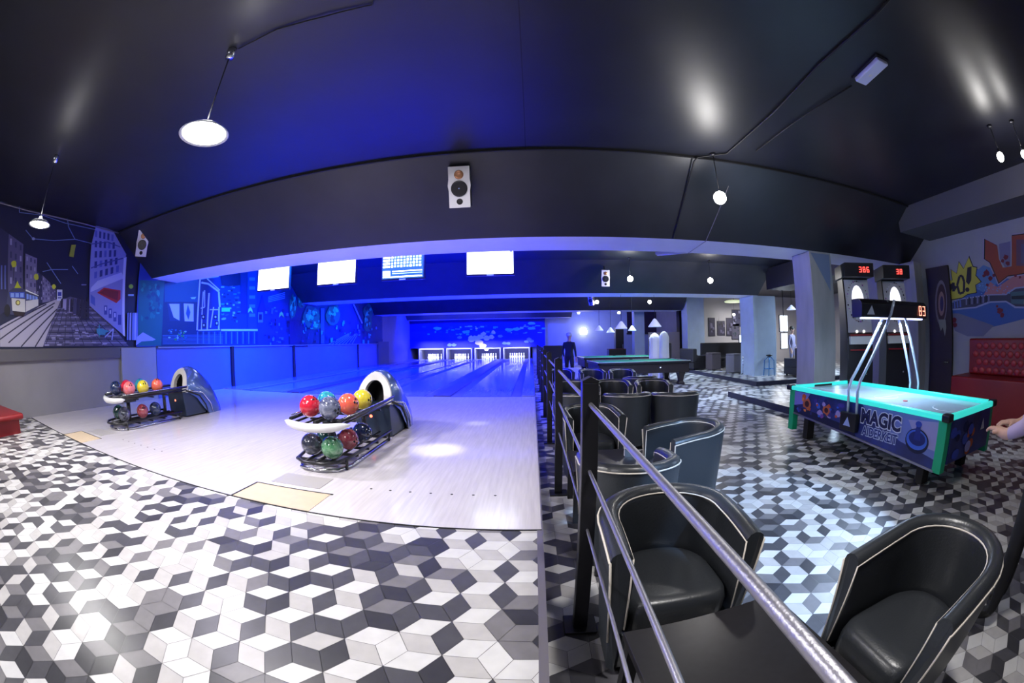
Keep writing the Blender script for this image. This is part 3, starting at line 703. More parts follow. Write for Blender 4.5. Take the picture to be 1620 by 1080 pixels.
# wall lamp (lit box) on the far blue wall and long ceiling light before the picture wall
o = MB().lathe([(0, 0), (0.22, 0), (0.26, 0.16), (0.18, 0.42), (0, 0.46)], (0, 0, 0), glow('lit_wall_lamp', (1.0, 0.98, 0.75), 9), n=14).build('wall_lamp', loc=(3.45, 27.3, 1.55))
tag(o, 'glowing cream wall lamp on the far blue wall', 'lamp')
point('wall_lamp_light', (3.45, 26.9, 1.8), 14, (1, 0.95, 0.75), 0.2)

# cable runs
def cable(pts, r, label, m=M_CORD, name='cable'):
    return tag(MB().tube(pts, r, m, n=6).build(name), label, 'cable')
cable([(-2.2, 1.90, 3.48), (-2.0, 1.88, 3.47), (-1.79, 1.87, 3.485), (-1.4, 1.9, 3.475), (-1.02, 1.92, 3.485), (-0.6, 1.2, 3.485), (-0.4, -0.5, 3.485)], 0.008, 'black cable stapled to the ceiling from the big pendant lamp')
cable([(2.60, 0.9, 3.485), (2.62, 1.29, 3.48), (2.57, 2.2, 3.485), (2.60, 3.2, 3.48), (2.55, 4.40, 3.482), (2.2, 4.60, 3.47), (2.16, 4.66, 3.43), (2.16, 5.28, 3.03), (2.16, 5.82, 2.65)], 0.012, 'black cable running over the ceiling and down the slanted beam')
cable([(3.1, 2.3, 3.485), (3.0, 2.9, 3.48), (2.95, 3.4, 3.485), (2.9, 4.2, 3.485)], 0.009, 'short dark cable on the ceiling behind the white signal box')
cable([(2.78, 4.93, 3.24), (2.76, 5.2, 3.05), (2.72, 5.82, 2.64), (2.78, 6.78, 2.64)], 0.006, 'thin grey cable down the slanted beam right of the bulb', M_TRIM)
cable([(-8.18, -1.0, 3.46), (-8.1, 0.5, 3.47), (-8.12, 2.0, 3.45), (-8.1, 3.5, 3.46), (-8.1, 4.6, 3.45)], 0.012, 'cable along the top of the left wall', M_TRIM)
# seam of the ceiling boards
struct('trim_29', MB().box(-0.02, -0.012, -3.5, 4.6, 3.494, 3.5, M_BLACKM).box(-8.2, 8.3, 4.63, 4.66, 3.47, 3.5, M_BLACKM))
# striplight seen under the second bay
t = thing('strip_light', 'slim white strip lamp hanging at an angle behind the first beam', 'lamp', (3.3, 8.6, 3.05), R(-35))
MB().box(-0.55, 0.55, -0.03, 0.03, 0, 0.05, M_WHITEP).build('housing', t); MB().tube([(-0.52, 0, -0.02), (0.52, 0, -0.02)], 0.014, mat('unlit_tube', (0.8, 0.8, 0.85), 0.3)).build('tube', t)
MB().tube([(-0.45, 0, 0.05), (-0.45, 0, 0.45)], 0.004, M_CORD).build('hanger', t); MB().tube([(0.45, 0, 0.05), (0.45, 0, 0.45)], 0.004, M_CORD).build('hanger', t)
# white signal box on the ceiling
t = thing('ceiling_box', 'white rectangular emergency lamp box on the dark ceiling', 'lamp', (3.08, 1.94, 3.5), R(-4))
MB().box(-0.09, 0.09, -0.24, 0.24, -0.022, 0, M_BLACKP).build('backplate', t)
MB().box(-0.075, 0.075, -0.22, 0.22, -0.07, -0.022, mat('translucent_lens', (0.62, 0.66, 0.85), 0.3)).build('lens', t, bevel=0.012)
MB().box(-0.012, 0.02, 0.02, 0.06, -0.073, -0.07, M_WHITEP).build('indicator', t)

# ------------------------------------------------------------------ speakers
def speaker(loc, rz, tilt, s, label, hang=False):
    t = thing('loudspeaker', label, 'speaker', loc, 0)
    t.rotation_euler = (tilt, 0, rz)
    w, h, d = 0.135 * s, 0.27 * s, 0.20 * s
    MB().box(-w, w, 0, d, -h, h, M_BLACKP).build('cabinet', t, bevel=0.008)
    f = MB()
    pts = [(-w, -h), (w, -h), (w, -0.05 * s), (w * 1.08, 0.02 * s), (w, 0.10 * s), (w, h), (-w, h), (-w, 0.10 * s), (-w * 1.08, 0.02 * s), (-w, -0.05 * s)]
    f.prism([(x, -0.001, z) for x, z in pts], (0, -0.02 * s, 0), M_WHITEP)
    f.build('baffle', t, bevel=0.004)
    A = Matrix.Rotation(R(90), 4, 'X')
    def disc(nm, z, prof, m_): MB().lathe(prof, (0, 0, 0), m_, n=24, M=Matrix.Translation((0, -0.021 * s, z)) @ A).build(nm, t)
    disc('woofer_ring', -0.02 * s, [(0.080 * s, 0), (0.105 * s, 0), (0.105 * s, 0.012 * s), (0.088 * s, 0.012 * s)], M_BLACKP)
    disc('woofer', -0.02 * s, [(0.09 * s, 0.008 * s), (0.04 * s, 0.0), (0.035 * s, 0.006 * s), (0, 0.014 * s)], mat('blue_grey_cone', (0.25, 0.33, 0.45), 0.25, metal=0.5))
    disc('tweeter', 0.16 * s, [(0.06 * s, 0), (0.058 * s, 0.010 * s), (0.03 * s, 0.002 * s), (0, 0.012 * s)], mat('copper_cone', (0.45, 0.22, 0.12), 0.3, metal=0.6))
    disc('bass_port', -0.19 * s, [(0.04 * s, 0.001), (0.036 * s, 0.006 * s), (0.0, 0.004 * s)], M_BLACKM)
    MB().box(-0.03, 0.03, d, d + 0.08, -0.04, 0.04, M_BLACK).build('bracket', t)
    if hang:
        MB().box(-0.015, 0.015, d + 0.03, d + 0.06, 0.04, 3.5 - loc[2] + 0.06, M_BLACK, M=Matrix.Rotation(-tilt, 4, 'X')).build('hanger', t)
    return t
speaker((-0.86, 4.88, 3.10), R(2), R(24), 1.0, 'white fronted loudspeaker in the middle of the slanted beam')
speaker((-7.45, 4.95, 3.18), R(58), R(30), 1.0, 'white fronted loudspeaker at the left end of the slanted beam')
speaker((2.20, 11.9, 2.95), R(-2), R(14), 0.9, 'small loudspeaker hanging before the second beam', True)
speaker((2.75, 18.9, 2.98), R(-40), R(14), 0.9, 'small loudspeaker hanging before the third beam', True)

# ------------------------------------------------------------------ score monitors
M_SCR = glow('lit_white_screen', (0.95, 1.0, 0.97), 5.0)
M_SCRB = glow('lit_blue_screen', (0.04, 0.20, 0.55), 1.0)
M_SCRC = glow('lit_cyan_cell', (0.55, 0.95, 1.0), 2.2)
M_SCRD = glow('lit_dark_cell', (0.10, 0.16, 0.35), 0.8)
def monitor(px0, px1, py0, py1, Y, kind, label):
    a = sight(px0, (py0 + py1) / 2, 'y', Y); c = sight(px1, (py0 + py1) / 2, 'y', Y)
    zt = sight((px0 + px1) / 2, py0, 'y', Y).z; zb = sight((px0 + px1) / 2, py1, 'y', Y).z
    W, H = abs(c.x - a.x) / 2, (zt - zb) / 2
    t = thing('score_monitor', label, 'monitor', ((a.x + c.x) / 2, Y, (zt + zb) / 2), 0, 'score monitors above the approach')
    MB().box(-W - 0.025, W + 0.025, 0, 0.07, -H - 0.04, H + 0.025, M_BLACKP).build('housing', t, bevel=0.006)
    MB().tube([(0, 0.05, H), (0, 0.05, 3.5 - (zt + zb) / 2)], 0.02, M_BLACK).box(-0.1, 0.1, 0.02, 0.08, 3.49 - (zt + zb) / 2, 3.5 - (zt + zb) / 2, M_BLACK).build('ceiling_mount', t)
    s_ = MB()
    s_.poly([(-W, -0.004, -H), (W, -0.004, -H), (W, -0.004, H), (-W, -0.004, H)], M_SCRB if kind == 'g' else M_SCR)
    def cell(x0, x1, z0, z1, m_): s_.poly([(x0 * W, -0.008, z0 * H), (x1 * W, -0.008, z0 * H), (x1 * W, -0.008, z1 * H), (x0 * W, -0.008, z1 * H)], m_)
    if kind == 'g':
        for j in range(4):
            cell(-0.96, -0.62, 0.74 - 0.26 * j, 0.90 - 0.26 * j, M_SCR)
            for i in range(10): cell(-0.56 + 0.15 * i, -0.46 + 0.15 * i, 0.74 - 0.26 * j, 0.92 - 0.26 * j, M_SCRC if (i + j) % 3 else M_SCR)
        cell(-0.96, -0.6, -0.75, -0.32, M_SCR); cell(-0.5, 0.94, -0.42, -0.34, M_SCR); cell(-0.5, 0.94, -0.6, -0.54, M_SCRC); cell(-0.96, 0.94, -0.9, -0.8, M_SCR)
    elif kind == 'b':
        cell(-0.5, 0.94, -0.72, -0.66, M_SCRD); cell(-0.1, 0.94, -0.86, -0.82, M_SCRD); cell(0.3, 0.9, -0.78, -0.74, M_SCRD); cell(0.86, 0.96, 0.86, 0.96, M_SCRD)
        cell(-0.98, -0.86, -0.98, 0.2, M_SCRC)
    else:
        cell(-0.96, -0.84, 0.74, 0.78, M_SCRD); cell(-0.96, -0.86, 0.5, 0.54, M_SCRD); cell(0.6, 0.9, 0.72, 0.76, M_SCRC); cell(-0.9, 0.9, -0.9, -0.87, M_SCRC)
    s_.build('screen', t, recalc=False)
    MB().box(-0.07, 0.07, -0.006, 0.0, -H - 0.035, -H - 0.012, mat('white_lettering', (0.7, 0.8, 0.95), 0.4)).build('badge', t)
    l = bpy.data.lights.new('screen_light', 'AREA'); l.shape = 'RECTANGLE'; l.size = 2 * W; l.size_y = 2 * H; l.energy = 5; l.color = (0.85, 0.95, 1.0)
    return t
monitor(409, 457, 419, 457, 8.5, 'w', 'white lit score screen nearest the left wall')
monitor(503, 562, 411, 448, 8.5, 'w', 'white lit score screen second from the left wall')
monitor(605, 670, 403, 440, 8.5, 'g', 'score screen showing a table of cyan cells')
monitor(739, 812, 397, 433, 8.5, 'b', 'white lit score screen farthest right, dark lines along its foot')

# ------------------------------------------------------------------ pin decks
M_PIN = mat('bowling_pin_white', (0.85, 0.85, 0.88), 0.25)
M_PINR = mat('bowling_pin_red', (0.6, 0.02, 0.03), 0.3)
M_WHFR = mat('white_deck_frame', (0.8, 0.8, 0.85), 0.4)
pinproto = None
PNAMES = ['leftmost lane', 'second lane from the left', 'third lane from the left', 'rightmost lane']
for li, x in enumerate(LANES):
    t = thing('pinsetter', 'lit pin deck housing at the end of the ' + PNAMES[li], 'pinsetter', (x, YE, 0), 0, 'pin deck housings')
    MB().box(-0.90, -0.80, -0.12, 1.2, 0, 0.78, M_GUTTER).build('side_wall', t)
    MB().box(0.80, 0.90, -0.12, 1.2, 0, 0.78, M_GUTTER).build('side_wall', t)
    MB().box(-0.8, 0.8, 1.15, 1.2, 0, 0.78, mat('pit_curtain', (0.03, 0.03, 0.10), 0.8)).build('pit_curtain', t)
    MB().box(-0.84, 0.84, -0.15, -0.12, 0.71, 0.76, M_WHFR).box(-0.84, -0.80, -0.15, -0.12, 0.02, 0.72, M_WHFR).box(0.80, 0.84, -0.15, -0.12, 0.02, 0.72, M_WHFR).build('frame', t)
    MB().box(-0.8, 0.8, 0.0, 1.15, 0.76, 0.78, M_GUTTER).build('roof', t)
    MB().tube([(-0.7, 0.05, 0.735), (0.7, 0.05, 0.735)], 0.018, glow('pin_deck_tube', (0.75, 0.8, 1.0), 30)).build('lamp_tube', t)
    l = bpy.data.lights.new('pin_light', 'AREA'); l.shape = 'RECTANGLE'; l.size = 1.4; l.size_y = 0.1; l.energy = 38; l.color = (0.7, 0.75, 1.0)
    o = bpy.data.objects.new('pin_light', l); COL.objects.link(o); o.parent = t; o.location = (0, 0.0, 0.70); o.rotation_euler = (R(50), 0, 0)
    l = bpy.data.lights.new('mask_fill', 'AREA'); l.shape = 'RECTANGLE'; l.size = 1.5; l.size_y = 0.1; l.energy = 16; l.spread = R(80); l.color = (0.8, 0.82, 1.0)
    o = bpy.data.objects.new('mask_fill', l); COL.objects.link(o); o.parent = t; o.location = (0, -0.9, 1.2); o.rotation_euler = (R(55), 0, 0)  # added in mid-air before each deck to brighten the white frame
    for r_ in range(4):
        for k in range(r_ + 1):
            px = x + (k - r_ / 2) * 0.305; py = YE + 0.10 + r_ * 0.264
            if pinproto is None:
                mb = MB()
                mb.lathe([(0, 0), (0.026, 0), (0.030, 0.02), (0.050, 0.08), (0.0605, 0.115), (0.056, 0.16), (0.036, 0.21), (0.0235, 0.25), (0.0225, 0.275), (0.028, 0.315), (0.032, 0.345), (0.026, 0.37), (0.012, 0.381), (0, 0.382)], (0, 0, 0), M_PIN, n=12)
                mb.lathe([(0.0238, 0.252), (0.0232, 0.262)], (0, 0, 0), M_PINR, n=12)
                pinproto = mb.build('bowling_pin'); pp = pinproto
            else:
                pp = pinproto.copy(); COL.objects.link(pp)
            pp.location = (px, py, 0.003)
            tag(pp, 'white bowling pin standing on the deck of the ' + PNAMES[li], 'bowling pin', 'pins of the ' + PNAMES[li])

# ------------------------------------------------------------------ ball returns
M_HOOD = mat('blue_silver_shell', (0.10, 0.17, 0.40), 0.2, metal=0.3, coat=0.6)
M_HOODW = mat('pale_hood_frame', (0.72, 0.70, 0.66), 0.35)
M_GRILL = mat('dark_blue_cabinet', (0.02, 0.035, 0.07), 0.35)
M_REDLED = glow('red_led', (1.0, 0.12, 0.06), 6)
def ball_return(cx, label):
    t = thing('ball_return', label, 'ball return', (cx, 3.15, 0), 0, 'ball returns')
    # hood body: arch sections along y (y measured from the front bumper at 0)
    def arch(w, h, z0, y, n=18, lean=0.0, p=0.72):
        return [(-w * math.cos(PI * k / n), y + lean * math.sin(PI * k / n), z0 + (h - z0) * math.sin(PI * k / n) ** p) for k in range(n + 1)]
    secs = [(1.63, 0.235, 0.79, 0.41, 0.10), (1.70, 0.25, 0.815, 0.38, 0.10), (1.86, 0.265, 0.82, 0.30, 0.06), (2.02, 0.272, 0.78, 0.12, 0.03), (2.16, 0.272, 0.71, 0.0, 0), (2.32, 0.262, 0.58, 0.0, 0), (2.44, 0.25, 0.42, 0.0, 0), (2.52, 0.23, 0.22, 0.0, 0), (2.55, 0.20, 0.05, 0.0, 0)]
    rings = [arch(w, h, z0, y, lean=l_) for y, w, h, z0, l_ in secs]
    MB().rings(rings, M_HOOD, closed=False, smooth=True).poly(list(reversed(rings[-1])), M_HOOD).build('hood', t, recalc=True)
    # pale arch frame around the opening, leaning back towards its top
    fr = MB()
    oa, ob = arch(0.235, 0.785, 0.41, 1.60, lean=0.10, p=0.9), arch(0.245, 0.80, 0.40, 1.65, lean=0.10, p=0.9)
    ia, ib = arch(0.135, 0.70, 0.41, 1.605, lean=0.085, p=0.55), arch(0.130, 0.69, 0.41, 1.68, lean=0.085, p=0.55)
    fr.rings([ob, oa, ia, ib], M_HOODW, closed=False, smooth=False)
    fr.build('opening_frame', t)
    MB().rings([arch(0.131, 0.695, 0.40, 1.67, lean=0.085, p=0.55), arch(0.12, 0.62, 0.40, 1.98, p=0.5)], M_BLACKM, closed=False, smooth=True).box(-0.13, 0.13, 1.97, 1.99, 0.38, 0.66, M_BLACKM).build('ball_tunnel', t)
    # cabinet below the opening
    cb = MB().prism([(-0.235, 1.58, 0.02), (-0.235, 2.1, 0.02), (-0.235, 2.15, 0.40), (-0.235, 1.52, 0.42)], (0.47, 0, 0), M_GRILL).build('cabinet', t, bevel=0.01)
    MB().lathe([(0, 0), (0.018, 0), (0.018, 0.006), (0, 0.008)], (0, 0, 0), M_REDLED, n=12, M=Matrix.Translation((-0.02, 1.545, 0.27)) @ Matrix.Rotation(R(90), 4, 'X')).build('indicator', cb)
    MB().tube([(0.255, 1.66, 0.44), (0.28, 2.0, 0.38), (0.285, 2.2, 0.18), (0.27, 2.26, 0.02)], 0.012, M_CHROME).tube([(0.255, 1.60, 0.44), (0.275, 1.92, 0.34), (0.275, 2.08, 0.16), (0.265, 2.12, 0.02)], 0.014, M_BLACKP).build('side_trim', t)
    MB().tube([(-0.255, 1.66, 0.44), (-0.28, 2.0, 0.38), (-0.285, 2.2, 0.18), (-0.27, 2.26, 0.02)], 0.012, M_CHROME).build('side_trim', t)
    # upper rack
    for sx in (-1, 1):
        MB().tube([(sx * 0.27, 0.10, 0.475), (sx * 0.28, 0.4, 0.48), (sx * 0.27, 1.2, 0.49), (sx * 0.25, 1.62, 0.50)], 0.018, M_BLACKP).tube([(sx * 0.255, 0.10, 0.435), (sx * 0.26, 0.5, 0.44), (sx * 0.25, 1.6, 0.455)], 0.012, M_BLACKP).build('rail', t)
        MB().tube([(sx * 0.29, 0.14, 0.50), (sx * 0.295, 0.6, 0.505), (sx * 0.27, 1.62, 0.515)], 0.006, M_CHROME).build('rail_trim', t)
    MB().tube([(0, 0.1, 0.45), (0, 1.6, 0.47)], 0.02, M_BLACKP).tube([(-0.13, 0.1, 0.43), (-0.13, 1.6, 0.45)], 0.01, M_BLACKP).tube([(0.13, 0.1, 0.43), (0.13, 1.6, 0.45)], 0.01, M_BLACKP).build('rack_bars', t)
    for k in range(5): MB().box(-0.26, 0.26, 0.12 + 0.34 * k, 0.15 + 0.34 * k, 0.405, 0.425, M_BLACKP).build('cross_bar', t)
    # front bumper, a pale crescent
    bm_ = MB(); rg = []
    for k in range(15):
        a = -1 + 2 * k / 14; x = 0.36 * a; y = 0.10 + 0.10 * a * a - 0.10 + 0.0
        s_ = max(0.15, (1 - a ** 4) ** 0.5)
        rg.append([(x, y + 0.045 * s_ * math.cos(q) + 0.03, 0.445 + 0.042 * s_ * math.sin(q) - 0.03 * (1 - a * a)) for q in [2 * PI * j / 12 for j in range(12)]])
    bm_.rings(rg, M_WHITEP).build('bumper', t)
    # post and lower rack
    MB().tube([(0, 0.42, 0.04), (0, 0.42, 0.42)], 0.035, M_BLACKP, n=12).box(-0.06, 0.06, 0.36, 0.56, 0.36, 0.41, M_BLACKP).build('post', t)
    MB().tube([(0, 1.25, 0.04), (0, 1.25, 0.42)], 0.03, M_BLACKP, n=12).build('post', t)
    lp = [(-0.26, 1.45, 0.12), (-0.27, 0.3, 0.11), (-0.22, 0.08, 0.105), (-0.1, -0.0, 0.10), (0.1, -0.0, 0.10), (0.22, 0.08, 0.105), (0.27, 0.3, 0.11), (0.26, 1.45, 0.12)]
    MB().tube(lp, 0.017, M_BLACKP).tube([(-0.12, 0.03, 0.09), (-0.12, 1.45, 0.10)], 0.012, M_BLACKP).tube([(0.12, 0.03, 0.09), (0.12, 1.45, 0.10)], 0.012, M_BLACKP).tube([(0, 0.0, 0.09), (0, 1.45, 0.10)], 0.015, M_BLACKP).build('lower_rack', t)
    for k in range(5): MB().box(-0.26, 0.26, 0.18 + 0.28 * k, 0.20 + 0.28 * k, 0.06, 0.085, M_BLACKP).build('cross_bar', t)
    fp = [(-0.24, 1.45, 0.022), (-0.26, 0.3, 0.022), (-0.2, 0.10, 0.022), (0, 0.04, 0.022), (0.2, 0.10, 0.022), (0.26, 0.3, 0.022), (0.24, 1.45, 0.022)]
    MB().tube(fp, 0.016, M_CHROME).build('base_rail', t)
    for y in (0.2, 1.4):
        for sx in (-1, 1): MB().tube([(sx * 0.25, y, 0.005), (sx * 0.26, y, 0.11)], 0.014, M_BLACKP).build('foot', t)
    return t
ball_return(-1.93, 'ball return with pale arched hood on the approach, nearer the railing')
ball_return(-5.74, 'ball return with blue hood beside the left wall')
def ball_mat(nm, col, col2, sw=3.0):
    m = mat(nm, col, 0.10, coat=1.0)
    nt = m.node_tree; N = nt.nodes; L = nt.links
    tc = N.new('ShaderNodeTexCoord'); mp = N.new('ShaderNodeMapping'); n = N.new('ShaderNodeTexNoise'); n.inputs['Scale'].default_value = sw * 3; n.inputs['Distortion'].default_value = 2.5; n.inputs['Detail'].default_value = 3
    r = N.new('ShaderNodeValToRGB'); r.color_ramp.elements[0].position = 0.4; r.color_ramp.elements[1].position = 0.62
    r.color_ramp.elements[0].color = (*col2, 1); r.color_ramp.elements[1].color = (*col, 1)
    L.new(tc.outputs['Object'], mp.inputs[0]); L.new(mp.outputs[0], n.inputs['Vector']); L.new(n.outputs['Fac'], r.inputs[0]); L.new(r.outputs[0], N['Principled BSDF'].inputs['Base Color'])
    return m
B_RED = ball_mat('red_ball', (0.80, 0.03, 0.06), (0.62, 0.02, 0.05)); B_NAVY = ball_mat('navy_swirl_ball', (0.05, 0.06, 0.14), (0.22, 0.24, 0.34), 2)
B_OR = ball_mat('orange_ball', (0.90, 0.20, 0.08), (0.85, 0.12, 0.10)); B_YEL = ball_mat('yellow_ball', (0.85, 0.72, 0.05), (0.78, 0.60, 0.05)); B_TEAL = ball_mat('blue_teal_ball', (0.02, 0.12, 0.30), (0.05, 0.45, 0.50), 2)
B_GRN = ball_mat('green_marbled_ball', (0.04, 0.18, 0.08), (0.16, 0.36, 0.20)); B_MAR = ball_mat('maroon_ball', (0.30, 0.03, 0.06), (0.42, 0.10, 0.12)); B_DNV = ball_mat('dark_blue_ball', (0.01, 0.02, 0.07), (0.03, 0.05, 0.14)); B_DGR = ball_mat('dark_green_ball', (0.01, 0.05, 0.05), (0.03, 0.10, 0.10))
B_GRY = ball_mat('dark_grey_ball', (0.04, 0.045, 0.07), (0.10, 0.11, 0.16)); B_COR = ball_mat('coral_ball', (0.88, 0.16, 0.12), (0.80, 0.22, 0.30))
def ball(x, y, z, m_, label, group, rot=0.0):
    t = MB().sphere((0, 0, 0), 0.108, m_, 32, 20).build('bowling_ball', loc=(x, y, z), rot=(rot, rot * 1.7, rot * 0.6))
    tag(t, label, 'bowling ball', group)
    h = MB()
    for a_, b_ in ((0.0, 0.22), (0.32, 0.22), (0.16, -0.12)):
        d = Vector((math.sin(a_ - 0.16) , b_ * 1.0, 1)).normalized(); q = d.to_track_quat('Z', 'Y').to_matrix().to_4x4(); q.translation = d * 0.1065
        h.lathe([(0.0, 0.0), (0.012, 0.0), (0.0125, 0.0022), (0.0, 0.0022)], (0, 0, 0), M_BLACKM, n=12, M=q)
    h.build('finger_holes', t)
    return t
ZU, ZL = 0.565, 0.215
G1, G2 = 'balls on the near ball return', 'balls on the ball return by the left wall'
ball(-2.100, 3.47, ZU, B_RED, 'red bowling ball at the front left of the near upper rack', G1, 0.4)
ball(-1.815, 3.36, ZU + 0.01, B_NAVY, 'navy swirled bowling ball in the middle of the near upper rack', G1, 1.1)
ball(-1.780, 3.70, ZU, B_OR, 'orange bowling ball between the navy and yellow ones on the near rack', G1, 2.0)
ball(-1.780, 4.06, ZU, B_YEL, 'yellow bowling ball closest to the hood on the near rack', G1, 0.9)
ball(-2.090, 3.82, ZU, B_TEAL, 'teal and blue bowling ball behind the navy one on the near rack', G1, 1.7)
ball(-1.800, 3.32, ZL, B_GRN, 'green marbled bowling ball at the front of the near lower rack', G1, 0.3)
ball(-2.060, 3.38, ZL, B_GRY, 'dark grey bowling ball beside the green one on the near lower rack', G1, 2.2)
ball(-2.060, 3.70, ZL, B_DGR, 'dark green bowling ball behind the grey one on the near lower rack', G1, 1.4)
ball(-1.800, 3.68, ZL, B_MAR, 'maroon bowling ball behind the green one on the near lower rack', G1, 1.0)
ball(-1.790, 4.02, ZL, B_DNV, 'dark blue bowling ball deepest on the near lower rack', G1, 1.0)
ball(-5.86, 3.40, ZU, B_DNV, 'dark blue bowling ball at the front end of the far upper rack', G2, 0.5)
ball(-5.60, 3.53, ZU, B_COR, 'coral bowling ball at the front right of the far upper rack', G2, 0.5)
ball(-5.90, 3.66, ZU, B_RED, 'red bowling ball behind the dark blue one on the far upper rack', G2, 0.5)
ball(-5.60, 3.83, ZU, B_YEL, 'yellow bowling ball between coral and orange ones on the far rack', G2, 0.5)
ball(-5.90, 3.98, ZU, B_TEAL, 'blue teal bowling ball behind the yellow one on the far rack', G2, 1.5)
ball(-5.60, 4.15, ZU, B_OR, 'orange bowling ball closest to the hood on the far rack', G2, 0.2)
ball(-5.87, 3.42, ZL, B_DGR, 'dark green bowling ball at the front left of the far lower rack', G2, 0.5)
ball(-5.61, 3.38, ZL, B_GRY, 'grey green bowling ball at the front right of the far lower rack', G2, 1.5)
ball(-5.61, 3.78, ZL, B_MAR, 'maroon bowling ball in the middle of the far lower rack', G2, 0.5)
ball(-5.61, 4.07, ZL, B_DNV, 'dark blue bowling ball deepest on the far lower rack', G2, 2.5)

# ------------------------------------------------------------------ tub chairs
def tub_parts(t, low=False):
    W, D, TH = 0.325, 0.30, 0.085
    H = 0.785
    path = []
    for k in range(5): path.append((-W, -D + (0.30) * k / 4, 0))
    for k in range(1, 16):
        a = PI - PI * k / 16; path.append((W * math.cos(a), 0.0 + 0.31 * math.sin(a), math.sin(a)))
    for k in range(5): path.append((W, 0.0 - 0.30 * k / 4, 0))
    n = len(path)
    # outward normals in plan
    nor = []
    for i, (x, y, s) in enumerate(path):
        a = path[max(0, i - 1)]; c = path[min(n - 1, i + 1)]
        d = Vector((c[0] - a[0], c[1] - a[1], 0)).normalized(); nor.append(Vector((-d.y, d.x, 0)))
    def top(s, y): return H - 0.022 * (1 - s) ** 2 - 0.035 * max(0.0, -y / 0.3) ** 1.5
    outer, rim, inner = [], [], []
    pip_o, pip_i = [], []
    for i, (x, y, s) in enumerate(path):
        p = Vector((x, y, 0)); nn = nor[i]; h = top(s, y)
        def q(off, z, sh=1.0): return (p.x * sh - nn.x * off * -1 if False else (p.x + nn.x * (-off)) * sh, (p.y + nn.y * (-off)) * sh, z)
        outer.append([q(0.0, 0.055, 0.86), q(0.0, 0.25, 0.915), q(0.0, 0.5, 0.965), q(-0.004, h - 0.035, 1.0)])
        rim.append([q(-0.004, h - 0.035), q(0.003, h - 0.012), q(0.02, h), q(0.045, h + 0.006), q(0.068, h - 0.002), q(0.083, h - 0.022), q(0.087, h - 0.05)])
        inner.append([q(0.087, h - 0.05), q(0.095, h - 0.14), q(0.088, 0.40), q(0.07, 0.30)])
        pip_o.append(q(-0.006, h - 0.036)); pip_i.append(q(0.084, h - 0.03))
    MB().rings(outer, M_LEATHER2, closed=False, smooth=True).build('outer_shell', t, recalc=False)
    b = MB().rings(rim, M_LEATHER, closed=False, smooth=True).rings(inner, M_LEATHER, closed=False, smooth=True)
    for i in (0, n - 1):
        b.poly([*outer[i], *rim[i][1:], *inner[i][1:], (inner[i][-1][0], inner[i][-1][1], 0.06)], M_LEATHER2)
    b.build('backrest', t, recalc=False)
    e0 = [(outer[0][k][0], outer[0][k][1] - 0.004, outer[0][k][2]) for k in range(4)]
    e1 = [(outer[-1][k][0], outer[-1][k][1] - 0.004, outer[-1][k][2]) for k in range(4)]
    MB().tube(e0[1:] + pip_o + list(reversed(e1[1:])), 0.0050, M_PIPING, n=6).build('piping', t)
    ip = [(pip_i[0][0] - 0.0, pip_i[0][1] - 0.004, z) for z in (0.34, 0.5)] 
    ip2 = [(pip_i[-1][0], pip_i[-1][1] - 0.004, z) for z in (0.5, 0.34)]
    MB().tube(ip + pip_i + ip2, 0.0042, M_PIPING, n=6).build('inner_piping', t)
    # seat cushion
    s = MB(); rg = []
    for z, g in ((0.27, 0.0), (0.29, 0.008), (0.40, 0.010), (0.435, 0.0), (0.45, -0.02), (0.455, -0.06)):
        r_ = []
        for k in range(40):
            a = 2 * PI * k / 40; ca, sa = math.cos(a), math.sin(a)
            ex = 0.35 if sa < 0 else 0.8
            x = (0.225 + g) * math.copysign(abs(ca) ** ex, ca); y = (-0.04 + (0.255 + g) * math.copysign(abs(sa) ** ex, sa))
            r_.append((x, y, z + (0.006 if z > 0.42 else 0)))
        rg.append(r_)
    s.rings(rg, M_LEATHER); s.build('seat', t)
    MB().box(-0.24, 0.24, -0.275, -0.24, 0.06, 0.28, M_LEATHER2).box(-0.25, 0.25, -0.24, 0.16, 0.05, 0.09, M_BLACKM).build('front_panel', t, bevel=0.006)
    for sx in (-1, 1):
        for y in (-0.20, 0.20): MB().tube([(sx * 0.2, y, 0.0), (sx * 0.2, y, 0.06)], 0.02, M_BLACK, n=10).build('leg', t)
CG = 'tub chairs around the low tables'
chair0 = thing('tub_chair', 'black tub chair nearest the railing post, facing the closest low table', 'chair', (0.61, 1.62, LOW), R(0), CG)
tub_parts(chair0)
for x, y, rz, lb in (
    (1.45, 0.66, R(-90), 'large black tub chair at the lower right, turned towards the closest low table'),
    (0.62, 2.50, R(178), 'black tub chair right behind the closest one, its back to it'),
    (1.34, 3.30, R(-82), 'black tub chair with high side turned, standing by the tiled walkway'),
    (0.62, 4.42, R(6), 'black tub chair facing forward behind the near railing post'),
    (1.34, 5.62, R(178), 'black tub chair seen from behind, middle of the second row'),
    (2.02, 5.50, R(176), 'black tub chair seen from behind at the walkway end of the second row'),
    (0.645, 5.85, R(184), 'black tub chair seen from behind, next to the railing in the second row'),
    (1.42, 7.22, R(-4), 'black tub chair facing forward, left one of the third row pair'),
    (2.14, 7.10, R(-8), 'black tub chair facing forward, right one of the third row pair'),
    (0.71, 7.35, R(4), 'black tub chair facing forward beside the second railing post'),
    (2.18, 8.05, R(180), 'black tub chair seen from behind beyond the third row pair'),
    (2.20, 10.0, R(-6), 'black tub chair facing forward before the near pool table, right of two'),
    (1.47, 10.2, R(2), 'black tub chair facing forward before the near pool table, left of two'),
    (0.72, 10.5, R(5), 'farthest black tub chair along the railing')):
    dup(chair0, (x, y, LOW), rz, lb, CG)

